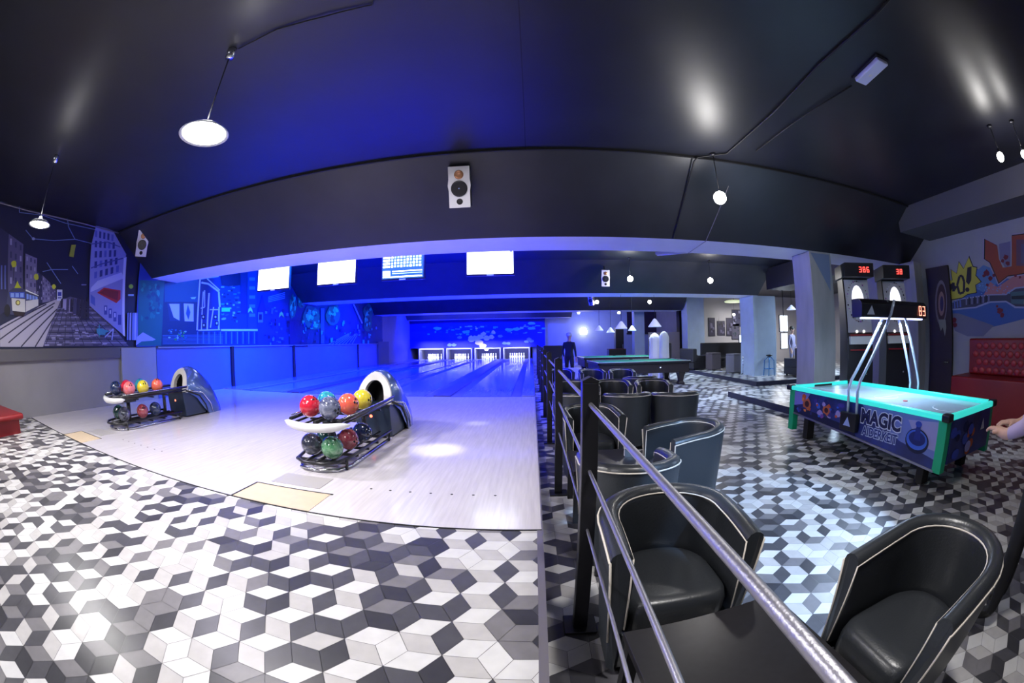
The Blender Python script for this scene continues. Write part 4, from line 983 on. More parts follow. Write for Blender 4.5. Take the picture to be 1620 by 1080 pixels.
# low black tables
def low_table(x, y, wx, wy, h, label, rz=0.0):
    t = thing('low_table', label, 'table', (x, y, LOW), rz, 'low black tables')
    MB().box(-wx, wx, -wy, wy, h - 0.035, h, M_TABLE).build('tabletop', t, bevel=0.003)
    MB().box(-wx + 0.04, wx - 0.04, -wy + 0.04, wy - 0.04, h - 0.09, h - 0.036, M_BLACKM).build('apron', t)
    for sx in (-1, 1):
        for sy in (-1, 1):
            MB().box(sx * (wx - 0.035) - 0.025, sx * (wx - 0.035) + 0.025, sy * (wy - 0.035) - 0.025, sy * (wy - 0.035) + 0.025, 0, h - 0.036, M_BLACKM).build('leg', t)
    return t
low_table(0.68, 0.78, 0.33, 0.40, 0.47, 'black low table in the bottom corner beneath the railing', R(4))
low_table(0.62, 3.46, 0.30, 0.32, 0.47, 'black low table shining between two facing tub chairs')
low_table(1.55, 6.42, 0.36, 0.32, 0.47, 'black low table between the second and third rows of chairs')
low_table(1.80, 9.25, 0.36, 0.30, 0.47, 'black low table farthest back among the chairs')
t = thing('ashtray', 'small chrome napkin holder on the low table between facing chairs', 'napkin holder', (0.86, 3.50, LOW + 0.47))
t.name = 'napkin_holder'
MB().box(-0.05, 0.05, -0.02, 0.02, 0, 0.008, M_CHROME).build('base', t); MB().box(-0.05, 0.05, -0.022, -0.016, 0.008, 0.08, M_CHROME).build('side_plate', t); MB().box(-0.05, 0.05, 0.016, 0.022, 0.008, 0.08, M_CHROME).build('side_plate', t)
MB().box(-0.045, 0.045, -0.014, 0.014, 0.008, 0.09, mat('paper_napkin', (0.8, 0.8, 0.82), 0.8)).build('napkins', t)

# ------------------------------------------------------------------ railing
t = thing('railing', 'black post railing with three steel bars beside the bowling floor', 'railing', (0.25, 0, LOW))
YP = [1.78 + 2.1 * k for k in range(9)]
for k, y in enumerate(YP + [-0.35]):
    p = MB().box(-0.036, 0.036, y - 0.036, y + 0.036, 0.012, 1.32, M_BLACK).build('post', t, bevel=0.004)
    MB().box(-0.085, 0.085, y - 0.085, y + 0.085, 0, 0.014, M_BLACK).build('foot_plate', p, bevel=0.004)
    MB().prism([(-0.036, y - 0.036, 1.32), (0.036, y - 0.036, 1.32), (0.036, y - 0.036, 1.328), (0, y - 0.036, 1.345), (-0.036, y - 0.036, 1.328)], (0, 0.072, 0), M_BLACK).build('cap', p)
for z, r_ in ((1.225, 0.0105), (0.925, 0.0085), (0.632, 0.007)):
    MB().tube([(0.0, -2.5, z), (0.0, 0.0, z), (0.0, 9.0, z), (0.0, YP[-1], z)], r_, M_STEEL, n=12).build('steel_bar', t)

# ------------------------------------------------------------------ air hockey table
M_CYAN = mat('cyan_lit_rim', (0.02, 0.45, 0.42), 0.3, emit=(0.05, 0.85, 0.75), estr=0.7)
M_GRN = mat('green_corner_panel', (0.01, 0.42, 0.20), 0.4)
M_ICE = mat('ice_blue_playfield', (0.60, 0.78, 0.95), 0.25, coat=0.3, noise=0.25, nscale=1.2)
M_SIDE = mat('blue_side_panel', (0.03, 0.05, 0.28), 0.35, noise=0.5, nscale=2.5, col2=(0.02, 0.02, 0.09))
HW, HL = 0.665, 1.60
t = thing('air_hockey_table', 'air hockey table with glowing cyan rim and overhead scoreboard', 'games table', (4.53, 3.66, LOW), R(-2.4))
TOP = 0.77
MB().box(-HW + 0.05, HW - 0.05, -HL + 0.05, HL - 0.05, TOP - 0.06, TOP - 0.035, M_ICE).build('playfield', t)
ln = MB()
ln.box(-HW + 0.06, HW - 0.06, -0.012, 0.012, TOP - 0.035, TOP - 0.034, mat('playfield_lines', (0.7, 0.8, 0.95), 0.2))
ln.lathe([(0.20, 0.0), (0.20, 0.001), (0.185, 0.001)], (0, 0, TOP - 0.035), MATS['playfield_lines'], n=32, caps=False)
ln.build('playfield_markings', t)
for sy in (-1, 1): ln = MB(); ln.lathe([(0.26, 0.0), (0.26, 0.001), (0.245, 0.001)], (0, sy * 1.22, TOP - 0.035), MATS['playfield_lines'], n=32, caps=False); ln.build('playfield_markings', t)
for sx in (-1, 1):
    MB().box(sx * HW - 0.034, sx * HW + 0.034, -HL + 0.05, HL - 0.05, TOP - 0.05, TOP + 0.012, M_CYAN).build('side_rail', t, bevel=0.018, seg=3)
for sy in (-1, 1):
    MB().box(-HW + 0.02, HW - 0.02, sy * HL - 0.036, sy * HL + 0.036, TOP - 0.05, TOP + 0.012, M_CYAN).build('end_rail', t, bevel=0.018, seg=3)
    MB().box(-0.2, 0.2, sy * (HL - 0.048) - 0.002, sy * (HL - 0.048) + 0.002, TOP - 0.034, TOP - 0.005, M_BLACKM).build('goal_slot', t)
for sx in (-1, 1):
    for sy in (-1, 1):
        MB().box(sx * HW - 0.06, sx * HW + 0.06, sy * HL - 0.06, sy * HL + 0.06, TOP - 0.055, TOP + 0.022, M_BLACKP).build('corner_cap', t, bevel=0.02, seg=3)
BZ = 0.30
def sidepanel(sx):
    z1 = TOP - 0.05; x = sx * HW
    b = MB().prism([(x, -HL + 0.10, z1), (x, HL - 0.10, z1), (x, HL - 0.10, BZ + 0.10), (x, -HL + 0.10, BZ - 0.06)], (-sx * 0.03, 0, 0), M_SIDE)
    return b.build('side_panel', t)
for sx in (-1, 1):
    sp = sidepanel(sx)
    MB().box(sx * (HW + 0.006) - 0.006, sx * (HW + 0.006) + 0.006, -HL + 0.1, HL - 0.1, BZ - 0.085, BZ - 0.06, M_STEEL, M=Matrix.Translation((0, 0, 0.08)) @ Matrix.Rotation(R(2.9), 4, 'X')).build('lower_trim', sp)
for sy in (-1, 1):
    MB().box(-HW + 0.1, HW - 0.1, sy * HL - 0.02, sy * HL + 0.02, BZ, TOP - 0.05, M_SIDE).build('end_panel', t)
for sx in (-1, 1):
    for sy in (-1, 1):
        zb = BZ - 0.08 if sy < 0 else 0.12
        MB().box(sx * HW - (0.012 if sx < 0 else 0.09), sx * HW + (0.09 if sx < 0 else 0.012), sy * HL - (0.012 if sy < 0 else 0.12), sy * HL + (0.12 if sy < 0 else 0.012), zb, TOP - 0.05, M_GRN).build('corner_panel', t, bevel=0.008)
        MB().box(sx * (HW - 0.16) - 0.07, sx * (HW - 0.16) + 0.07, sy * (HL - 0.36) - 0.06, sy * (HL - 0.36) + 0.06, 0.02, BZ + 0.1, M_BLACKM).lathe([(0, 0), (0.05, 0), (0.05, 0.02), (0, 0.02)], (sx * (HW - 0.16), sy * (HL - 0.36), 0), M_STEEL, n=14).build('leg', t, bevel=0.006)
# side artwork of the table: blue clouds, flames, lettering, mallet
art = MB(); XA = -HW - 0.002
def ap(pts, c_, k=0): art.poly([(XA - 0.0006 * k, y, z) for y, z in pts], flat(c_) if isinstance(c_, tuple) else c_)
ap([(HL - 0.12, TOP - 0.06), (1.05, TOP - 0.06), (1.2, 0.55), (HL - 0.12, 0.50)], srgb(120, 120, 210), 1)
ap([(-0.15, TOP - 0.055), (-HL + 0.11, TOP - 0.055), (-HL + 0.11, 0.34), (-0.9, 0.42), (-0.3, 0.62)], srgb(104, 122, 196), 1)
ap([(-1.0, 0.66), (-HL + 0.11, 0.70), (-HL + 0.11, 0.42), (-1.2, 0.44)], srgb(150, 150, 205), 2)
ap([(HL - 0.12, 0.50), (0.2, 0.42), (0.0, 0.40), (-0.1, 0.30), (HL - 0.12, 0.40)], srgb(16, 20, 66), 2)
rr = random.Random(9)
for k in range(34):
    y = rr.uniform(0.25, 1.35); z = rr.uniform(0.44, 0.66); s_ = rr.uniform(0.015, 0.05)
    c_ = rr.choice([(190, 80, 40), (220, 130, 60), (60, 50, 140), (120, 70, 160), (30, 36, 110), (150, 140, 210), (40, 90, 200)])
    ap([(y + s_ * 1.6 * math.cos(a) * rr.uniform(0.6, 1.2), z + s_ * math.sin(a) * rr.uniform(0.6, 1.2)) for a in [2 * PI * j / 8 for j in range(8)]], srgb(*c_), 3 + k * 0.1)
for (y, z, s_) in ((1.12, 0.56, 0.075), (0.62, 0.54, 0.06)):
    ap([(y + s_ * 1.5 * math.cos(2 * PI * j / 10), z + s_ * math.sin(2 * PI * j / 10) * (1.3 if j % 2 else 0.8)) for j in range(10)], srgb(176, 92, 60), 8)
    ap([(y + s_ * 0.8 * math.cos(2 * PI * j / 10), z + s_ * 0.6 * math.sin(2 * PI * j / 10)) for j in range(10)], srgb(60, 20, 40), 9)
# mallet picture
my, mz = -1.18, 0.47
def ell(cy, cz, ry, rz_, c_, k): ap([(cy + ry * math.cos(2 * PI * j / 24), cz + rz_ * math.sin(2 * PI * j / 24)) for j in range(24)], c_, k)
ell(my, mz, 0.19, 0.125, srgb(14, 20, 60), 10); ell(my + 0.005, mz + 0.012, 0.17, 0.10, srgb(60, 100, 210), 11); ell(my, mz + 0.025, 0.135, 0.07, srgb(16, 30, 110), 12)
ap([(my - 0.055, mz + 0.01), (my + 0.055, mz + 0.01), (my + 0.03, mz + 0.17), (my - 0.03, mz + 0.17)], srgb(22, 40, 130), 13); ell(my, mz + 0.17, 0.05, 0.03, srgb(40, 70, 180), 14)
Mx = axes((XA - 0.006, -0.52, 0.515), (0, -1, 0), (0, 0, 1)); Mx2 = axes((XA - 0.009, -0.52, 0.517), (0, -1, 0), (0, 0, 1))
text_into(art, 'MAGIC', 0.215, Mx, flat(srgb(205, 215, 245)), 0.001, bold=0.020, sx=1.1)
text_into(art, 'MAGIC', 0.215, Mx2, flat(srgb(20, 26, 80)), 0.001, bold=0.009, sx=1.1)
text_into(art, 'AIDERKEIT', 0.14, axes((XA - 0.006, -0.53, 0.375), (0, -1, 0), (0, 0, 1)), flat(srgb(190, 205, 240)), 0.001, bold=0.012, sx=0.98)
text_into(art, 'AIDERKEIT', 0.14, axes((XA - 0.009, -0.53, 0.376), (0, -1, 0), (0, 0, 1)), flat(srgb(30, 50, 130)), 0.001, bold=0.003, sx=0.98)
art.build('side_artwork', t, recalc=False)
# end artwork
art = MB(); 
for k in range(16):
    x = rr.uniform(-0.5, 0.1); z = rr.uniform(0.36, 0.66); s_ = rr.uniform(0.02, 0.06)
    art.poly([(x + s_ * 1.4 * math.cos(2 * PI * j / 8), -HL - 0.022 - 0.0006 * k, z + s_ * math.sin(2 * PI * j / 8)) for j in range(8)], flat(srgb(*rr.choice([(190, 90, 40), (60, 80, 190), (20, 24, 80), (150, 150, 210)]))))
art.poly([(0.25, -HL - 0.036, 0.52), (0.37, -HL - 0.036, 0.52), (0.31, -HL - 0.036, 0.64)], flat(srgb(200, 200, 215)))
art.build('end_artwork', t, recalc=False)
# scoreboard on slanted tubes
M_TUBE = mat('pale_blue_lit_tube', (0.55, 0.66, 0.85), 0.25, metal=0.4)
for sx in (-1, 1):
    for dy in (-0.09, 0.09):
        MB().tube([(sx * 0.70, dy, 0.40), (sx * 0.72, dy, 0.86), (sx * 0.68, dy, 0.98), (sx * 0.22 + 0.12, dy * 0.8 - (0.09 if sx < 0 else 0), 1.76)] + ([(-0.06, dy * 0.8 - 0.14, 1.93)] if sx < 0 else []), 0.021, M_TUBE, n=12).build('support_tube', t)
    MB().box(sx * 0.72 - 0.035, sx * 0.72 + 0.035, -0.13, 0.20, 0.38, 0.60, M_BLACKP).build('side_bracket', t, bevel=0.01)
MB().poly([(-0.756, 0.12, 0.44), (-0.756, -0.03, 0.44), (-0.756, 0.04, 0.55)], flat(srgb(150, 170, 220))).build('emblem', t, recalc=False)
sb = MB().prism([(-0.66, -0.10, 1.72), (-0.66, 0.10, 1.72), (-0.66, 0.10, 1.94), (-0.66, -0.06, 1.94), (-0.66, -0.12, 1.88)], (1.60, 0, 0), M_BLACKP).build('scoreboard', t, bevel=0.008)
MB().box(-0.58, 0.86, -0.06, 0.02, 1.705, 1.72, glow('blue_white_tube', (0.45, 0.5, 1.0), 7)).build('under_light', sb)
d = MB(); M_DIG = glow('orange_digit', (1.0, 0.30, 0.2), 3.0)
for cx_, seg in ((0.60, '1111101'), (0.60, '')):
    pass
def digit(mb, x, z, h, on, y, m_):
    w = h * 0.55; q = h * 0.10
    S = {'t': (x - w / 2, x + w / 2, z + h / 2 - q, z + h / 2), 'm': (x - w / 2, x + w / 2, z - q / 2, z + q / 2), 'b': (x - w / 2, x + w / 2, z - h / 2, z - h / 2 + q), 'tl': (x - w / 2, x - w / 2 + q, z, z + h / 2), 'tr': (x + w / 2 - q, x + w / 2, z, z + h / 2), 'bl': (x - w / 2, x - w / 2 + q, z - h / 2, z), 'br': (x + w / 2 - q, x + w / 2, z - h / 2, z)}
    for s_ in on.split(): a = S[s_]; mb.box(a[0], a[1], y - 0.003, y, a[2], a[3], m_)
digit(d, 0.72, 1.82, 0.13, 't m b tr br tl bl', -0.125, M_DIG); d.build('score_digit', sb); d = MB(); digit(d, 0.83, 1.82, 0.13, 't m b tr br', -0.125, M_DIG)
d.build('score_digit', sb)
MB().poly([(-0.58, -0.126, 1.75), (-0.42, -0.126, 1.75), (-0.47, -0.126, 1.86)], flat(srgb(190, 190, 205))).build('emblem', sb, recalc=False)
area('scoreboard_light', (4.5, 3.66, LOW + 1.66), 1.3, 45, (0.62, 0.78, 1.0), sizey=0.08)
# puck and mallets lying on the playfield
tag(MB().lathe([(0, 0), (0.035, 0), (0.035, 0.006), (0, 0.006)], (0, 0, 0), flat(srgb(200, 40, 50)), n=18).build('puck', loc=(4.42, 3.2, LOW + TOP - 0.034)), 'small red puck lying on the ice blue playfield', 'puck')

# ------------------------------------------------------------------ dart machines
def dart_machine(loc, rz, label, digits):
    t = thing('dart_machine', label, 'dart machine', loc, rz, 'dart machines on the right')
    MB().prism([(-0.29, -0.02, 0.0), (-0.29, 0.50, 0.0), (-0.29, 0.50, 2.55), (-0.29, 0.18, 2.55), (-0.29, 0.04, 1.40)], (0.58, 0, 0), M_BLACKP).build('cabinet', t, bevel=0.01)
    MB().prism([(-0.33, -0.10, 2.52), (-0.33, 0.50, 2.52), (-0.33, 0.50, 2.76), (-0.33, -0.14, 2.76)], (0.66, 0, 0), M_BLACKP).build('head_box', t, bevel=0.012)
    M_F = mat('pale_dart_panel', (0.5, 0.5, 0.6), 0.4)
    Mf = axes((0, 0.095, 2.03), (1, 0, 0), (0, 0.12, 1))
    MB().box(-0.27, 0.27, -0.47, 0.47, 0, 0.012, M_F, M=Mf).build('face_panel', t)
    sd = MB()
    for k in range(34):
        a = 2 * PI * k / 34; s_ = rr.uniform(0.008, 0.02)
        sd.lathe([(0, 0.002), (s_, 0.002)], (0, 0, 0), flat(srgb(*rr.choice([(60, 40, 90), (170, 60, 200), (30, 30, 60), (230, 225, 245)]))), n=8, M=Mf @ Matrix.Translation((0.235 * math.cos(a), 0.08 + 0.36 * math.sin(a), 0.012)))
    sd.build('face_decor', t)
    Q = Mf @ Matrix.Translation((0, 0.08, 0.012)) @ Matrix.Diagonal((0.62, 1.3, 1, 1))
    MB().lathe([(0, 0.02), (0.20, 0.018), (0.215, 0.010), (0.22, 0.0)], (0, 0, 0), glow('lit_dartboard', (0.88, 0.88, 1.0), 1.7), n=32, M=Q).build('dartboard', t)
    MB().lathe([(0.0, 0.024), (0.014, 0.024), (0.014, 0.02)], (0, 0, 0), M_RED, n=12, M=Q).build('bullseye', t)
    MB().box(-0.25, 0.25, -0.04, 0.10, 1.36, 1.50, M_WHITEP).build('control_shelf', t, bevel=0.006)
    MB().box(-0.25, 0.25, -0.05, 0.0, 1.505, 1.535, M_RED).build('red_strip', t)
    MB().box(-0.25, 0.25, -0.03, -0.018, 1.25, 1.275, M_RED).build('lower_strip', t)
    for sx in (-1, 1): MB().sphere((sx * 0.08, 0.03, 1.58), 0.022, glow('small_white_bulb', (1, 0.98, 0.9), 6), 10, 8).build('button_light', t)
    M_LED = glow('red_led_digits', (1.0, 0.05, 0.04), 6)
    for k, on in enumerate(digits):
        d = MB(); digit(d, 0.02 + 0.085 * k, 2.64, 0.095, on, -0.13, M_LED); d.build('score_digit', t)
    MB().lathe([(0, 0), (0.02, 0), (0.02, 0.004), (0, 0.004)], (0, 0, 0), M_CHROME, n=10, M=Matrix.Translation((0.12, -0.02, 0.85)) @ Matrix.Rotation(R(90), 4, 'X')).build('coin_slot', t)
    return t
dart_machine((5.78, 5.40, LOW), R(-24), 'dart machine with lit board right beside the concrete column', ['t m b tr br', 't m b tl tr bl br', 't m b tl bl br'])
dart_machine((6.72, 5.12, LOW), R(-30), 'second dart machine, between its twin and the grey pillar', ['t m b tr br', 't m b tl tr bl br'])

# ------------------------------------------------------------------ red buttoned bench on the right and red seat on the left
t = thing('buttoned_bench', 'red buttoned high-back bench against the graffiti wall', 'bench', (8.3, 2.6, LOW), 0)
MB().box(-0.95, -0.05, -2.4, 1.45, 0.04, 0.80, M_RED).build('seat', t, bevel=0.03)
MB().box(-0.32, -0.02, -2.4, 1.30, 0.80, 1.43, M_RED).build('backrest', t, bevel=0.04)
b = MB()
for i in range(18):
    for j in range(4):
        y = 1.2 - 0.19 * i - (0.095 if j % 2 else 0); z = 0.88 + 0.14 * j
        b.sphere((-0.325, y, z), 0.012, MATS['red_upholstery'], 8, 6)
        b.sphere((-0.318, y - 0.095, z + 0.0), 0.052, mat('red_buttoned_pad', (0.45, 0.03, 0.04), 0.4), 10, 8, sc=(0.35, 1.5, 1.1))
b.build('button_tufts', t)
t = thing('bench', 'corner of a red bench seat on the tiles at the left edge', 'bench', (-7.15, 1.42, 0), R(8))
MB().box(-0.9, 0.45, -0.5, 0.28, 0.2, 0.28, M_RED).build('seat', t, bevel=0.03)
MB().box(-0.8, 0.35, -0.4, 0.2, 0.0, 0.2, M_RED).build('base', t)

# ------------------------------------------------------------------ pool tables and what stands around them
M_FELT = mat('green_felt', (0.01, 0.30, 0.17), 0.9, noise=0.12, nscale=60)
M_RAILW = mat('pale_rail_trim', (0.55, 0.60, 0.62), 0.3)
def pool_table(x, y, rz, L, W, label):
    t = thing('pool_table', label, 'pool table', (x, y, LOW), rz, 'pool tables')
    H = 0.80
    MB().box(-L / 2 + 0.1, L / 2 - 0.1, -W / 2 + 0.1, W / 2 - 0.1, H - 0.06, H - 0.03, M_FELT).build('cloth', t)
    for sy in (-1, 1):
        MB().box(-L / 2, L / 2, sy * (W / 2 - 0.05) - 0.05, sy * (W / 2 - 0.05) + 0.05, H - 0.08, H, M_BLACKP).box(-L / 2 + 0.1, L / 2 - 0.1, sy * (W / 2 - 0.12) - 0.025, sy * (W / 2 - 0.12) + 0.025, H - 0.05, H - 0.01, M_FELT).build('rail', t, bevel=0.008)
        MB().box(-L / 2, L / 2, sy * (W / 2 - 0.003) - 0.004, sy * (W / 2 - 0.003) + 0.004, H - 0.01, H + 0.004, M_RAILW).build('rail_trim', t)
    for sx in (-1, 1):
        MB().box(sx * (L / 2 - 0.05) - 0.05, sx * (L / 2 - 0.05) + 0.05, -W / 2, W / 2, H - 0.08, H, M_BLACKP).box(sx * (L / 2 - 0.12) - 0.025, sx * (L / 2 - 0.12) + 0.025, -W / 2 + 0.1, W / 2 - 0.1, H - 0.05, H - 0.01, M_FELT).build('rail', t, bevel=0.008)
        MB().box(sx * (L / 2 - 0.003) - 0.004, sx * (L / 2 - 0.003) + 0.004, -W / 2, W / 2, H - 0.01, H + 0.004, M_RAILW).build('rail_trim', t)
    MB().box(-L / 2 + 0.04, L / 2 - 0.04, -W / 2 + 0.04, W / 2 - 0.04, 0.42, H - 0.08, mat('dark_wood_cabinet', (0.022, 0.015, 0.018), 0.4)).build('cabinet', t, bevel=0.01)
    for sx in (-1, 1):
        for sy in (-1, 1):
            MB().rings([[(sx * (L / 2 - 0.28) + a * w, sy * (W / 2 - 0.22) + c_ * w, z) for a, c_ in ((-1, -1), (1, -1), (1, 1), (-1, 1))] for z, w in ((0.0, 0.11), (0.06, 0.11), (0.12, 0.07), (0.30, 0.10), (0.44, 0.14))], MATS['dark_wood_cabinet'], smooth=False).build('leg', t)
    for sx in (-1, 0, 1):
        for sy in (-1, 1): MB().lathe([(0, 0), (0.06, 0), (0.065, 0.006), (0.045, 0.006), (0, 0.001)], (sx * (L / 2 - 0.09), sy * (W / 2 - 0.09), H), M_BLACKM, n=14).build('pocket', t)
    MB().lathe([(0, 0), (0.035, 0), (0.035, 0.01), (0, 0.01)], (0, 0, 0), M_CHROME, n=12, M=Matrix.Translation((0.5, -W / 2 + 0.035, 0.6)) @ Matrix.Rotation(R(90), 4, 'X')).build('lock', t)
    return t
pool_table(3.58, 13.65, R(4), 3.2, 1.75, 'pool table with green felt behind the tub chairs')
pool_table(3.75, 17.6, R(3), 3.4, 1.8, 'farther pool table behind the near one')
def cone_lamp(px, py, Y, s, label):
    p = sight(px, py, 'y', Y)
    t = thing('cone_lamp', label, 'lamp', (p.x, p.y, p.z), 0, 'white cone lamps over the pool tables')
    MB().lathe([(0.02, 0.30 * s), (0.05 * s, 0.28 * s), (0.24 * s, 0.02), (0.235 * s, 0.0), (0.045 * s, 0.26 * s), (0.0, 0.27 * s)], (0, 0, 0), mat('white_cone_shade', (0.75, 0.76, 0.85), 0.4, emit=(0.6, 0.65, 1.0), estr=0.35), n=20).build('lamp_shade', t)
    MB().tube([(0, 0, 0.28 * s), (0, 0, 3.5 - p.z)], 0.006, M_CORD, n=6).build('cord', t)
    MB().sphere((0, 0, 0.10 * s), 0.05 * s, M_BULBS, 12, 8).build('bulb', t)
    l = bpy.data.lights.new('lamp_light', 'POINT'); l.energy = 8; l.color = COOL; l.shadow_soft_size = 0.05
    o = bpy.data.objects.new('lamp_light', l); COL.objects.link(o); o.parent = t; o.location = (0, 0, -0.02)
cone_lamp(983, 520, 13.6, 0.85, 'white cone lamp over the near pool table, at its middle')
cone_lamp(1036, 517, 13.6, 0.95, 'white cone lamp over the right end of the near pool table')
cone_lamp(948, 523, 17.4, 0.75, 'white cone lamp farthest left over the pool tables')
cone_lamp(966, 526, 17.4, 0.75, 'low white cone lamp left of the tall black cabinet')
cone_lamp(1000, 523, 17.4, 0.75, 'white cone lamp right of the tall black cabinet')

M_DRAPE = mat('white_drape', (0.78, 0.74, 0.80), 0.7)
def drape(px, py, Y, w, z1, label, m_=M_DRAPE):
    p = sight(px, py, 'y', Y)
    rg = []
    for z, s_ in ((0, 1.0), (0.05, 1.0), (0.7, 0.86), (1.1, 0.8), (1.3, 0.85), (1.42, 0.55), (1.48, 0.12)):
        rg.append([(w * s_ * (1 + 0.06 * math.cos(9 * a)) * math.copysign(abs(math.cos(a)) ** 0.7, math.cos(a)), w * 0.8 * s_ * (1 + 0.06 * math.cos(9 * a)) * math.copysign(abs(math.sin(a)) ** 0.7, math.sin(a)), z * z1 / 1.48) for a in [2 * PI * k / 36 for k in range(36)]])
    o = MB().rings(rg, m_).build('draped_stand', loc=(p.x, p.y, LOW)); tag(o, label, 'draped stand', 'draped stands by the pool tables'); return o
drape(1036, 560, 16.0, 0.25, 1.75, 'pinkish white draped stand behind the right end of the pool table')
drape(1051, 560, 15.2, 0.22, 1.80, 'bright white draped stand at the corner of the pool table')

# cabinets and machines along the far wall
def box_cabinet(loc, w, d, h, label, cat='cabinet', name='cabinet', m_=None):
    t = thing(name, label, cat, loc)
    m_ = m_ or M_BLACKP
    MB().box(-w / 2, w / 2, -d / 2, d / 2, 0.06, h, m_).build('body', t, bevel=0.012)
    MB().box(-w / 2 + 0.02, w / 2 - 0.02, -d / 2 + 0.03, d / 2 - 0.02, 0, 0.06, M_BLACKM).build('plinth', t)
    MB().box(-w / 2 + 0.02, w / 2 - 0.02, -d / 2 - 0.015, -d / 2, 0.09, h - 0.04, m_).build('door', t, bevel=0.004)
    MB().box(w / 2 - 0.08, w / 2 - 0.06, -d / 2 - 0.03, -d / 2 - 0.015, h * 0.45, h * 0.55, M_CHROME).build('handle', t)
    return t
box_cabinet((5.25, 24.5, LOW), 0.5, 0.5, 2.25, 'tall narrow black cabinet before the far blue wall')
o = box_cabinet((4.9, 23.6, LOW), 1.0, 0.7, 0.95, 'low dark red-topped cabinet at the foot of the tall one')
MB().box(-0.5, 0.5, -0.35, 0.35, 0.95, 0.99, mat('dark_red_top', (0.10, 0.01, 0.01), 0.5)).build('top', o)
box_cabinet((1.15, 22.5, LOW), 1.0, 0.6, 1.25, 'squat black cabinet at the far end of the railing')
box_cabinet((1.25, 13.2, LOW), 0.5, 0.45, 0.62, 'pale lilac box left of the near pool table', m_=mat('lilac_box_paint', (0.42, 0.42, 0.5), 0.5))

# sofas, stools and pictures in the far lounge
M_SOFA = mat('black_sofa_fabric', (0.016, 0.014, 0.020), 0.7)
M_SOFA2 = mat('brown_sofa_side', (0.08, 0.06, 0.07), 0.7)
def sofa(loc, rz, w, h, label, m_=M_SOFA):
    t = thing('sofa', label, 'sofa', loc, rz, 'dark sofas in the far lounge')
    MB().box(-w / 2, w / 2, -0.45, 0.45, 0.05, 0.32, m_).build('base', t, bevel=0.02)
    MB().box(-w / 2, w / 2, 0.25, 0.47, 0.32, h, m_).build('backrest', t, bevel=0.04)
    for sx in (-1, 1): MB().box(sx * (w / 2 - 0.1) - 0.1, sx * (w / 2 - 0.1) + 0.1, -0.45, 0.3, 0.3, 0.62, m_).build('armrest', t, bevel=0.03)
    n = max(1, int(w / 0.7))
    for k in range(n):
        c = -w / 2 + 0.2 + (w - 0.4) * (k + 0.5) / n; q = (w - 0.4) / n / 2 - 0.01
        MB().box(c - q, c + q, -0.43, 0.26, 0.32, 0.46, m_).build('seat_cushion', t, bevel=0.03)
    for sx in (-1, 1):
        for sy in (-1, 1): MB().box(sx * (w / 2 - 0.1) - 0.03, sx * (w / 2 - 0.1) + 0.03, sy * 0.36 - 0.03, sy * 0.36 + 0.03, 0, 0.05, M_BLACK).build('foot', t)
ZP = LOW + 0.142
sofa((9.5, 18.0, ZP), R(0), 3.0, 1.15, 'long black sofa below the pictures')
sofa((9.9, 13.0, ZP) if False else (9.75, 12.4, ZP), R(180), 1.2, 0.98, 'black sofa seen from behind, before the pale blue column', mat('dark_leatherette', (0.04, 0.035, 0.045), 0.5))
sofa((9.0, 15.9, ZP), R(-90), 1.3, 1.1, 'black sofa standing end-on left of the pale blue column')
sofa((7.35, 17.6, ZP), R(100), 1.2, 0.92, 'dark armchair at the left end of the far lounge')
sofa((6.3, 19.0, LOW), R(0), 1.0, 1.3, 'tall dark seat beside the white draped stand')
def pouf(loc, w, h, m_, label):
    t = thing('cube_stool', label, 'stool', loc, R(12), 'cube stools in the far lounge')
    MB().box(-w / 2, w / 2, -w / 2, w / 2, 0.03, h - 0.07, m_).build('base', t, bevel=0.015)
    MB().box(-w / 2, w / 2, -w / 2, w / 2, h - 0.07, h, m_).build('cushion', t, bevel=0.025)
pouf((7.85, 16.6, ZP), 0.5, 0.75, M_SOFA2, 'brown cube stool left of the chrome posts')
pouf((8.05, 14.9, ZP), 0.55, 0.75, mat('grey_stool_fabric', (0.16, 0.15, 0.18), 0.7), 'grey cube stool right behind the ball-topped chrome post')
def stanchion(loc, h, label):
    t = thing('chrome_stanchion', label, 'stanchion', loc)
    MB().lathe([(0, 0), (0.14, 0), (0.13, 0.02), (0.03, 0.04), (0.02, 0.06)], (0, 0, 0), M_CHROME, n=20).build('base', t)
    MB().tube([(0, 0, 0.05), (0, 0, h)], 0.02, M_CHROME, n=12).build('post', t)
    MB().sphere((0, 0, h + 0.03), 0.05, M_CHROME, 14, 10).build('ball_top', t)
stanchion((7.95, 14.0, ZP), 0.62, 'chrome post with ball top before the grey stool')
stanchion((8.35, 13.6, ZP if False else ZP), 0.75, 'taller chrome post between the stool and the blue-lit frame')
t = thing('bar_stool_frame', 'blue-lit metal stool frame before the black sofas', 'stool', (8.55, 13.0, ZP), R(10))
M_BLT = mat('blue_lit_metal', (0.08, 0.30, 0.70), 0.25, metal=0.6)  # blue light on the frame put into the metal's colour
for sx in (-1, 1):
    for sy in (-1, 1): MB().tube([(sx * 0.15, sy * 0.15, 0), (sx * 0.13, sy * 0.13, 0.55), (0, 0, 0.72)], 0.016, M_BLT).build('leg', t)
MB().lathe([(0, 0.70), (0.12, 0.70), (0.13, 0.74), (0, 0.76)], (0, 0, 0), M_BLACKP, n=18).build('seat', t)
MB().tube([(0.14, 0.14, 0.25), (-0.14, 0.14, 0.25), (-0.14, -0.14, 0.25), (0.14, -0.14, 0.25)], 0.01, M_BLT, closed=True).build('foot_ring', t)

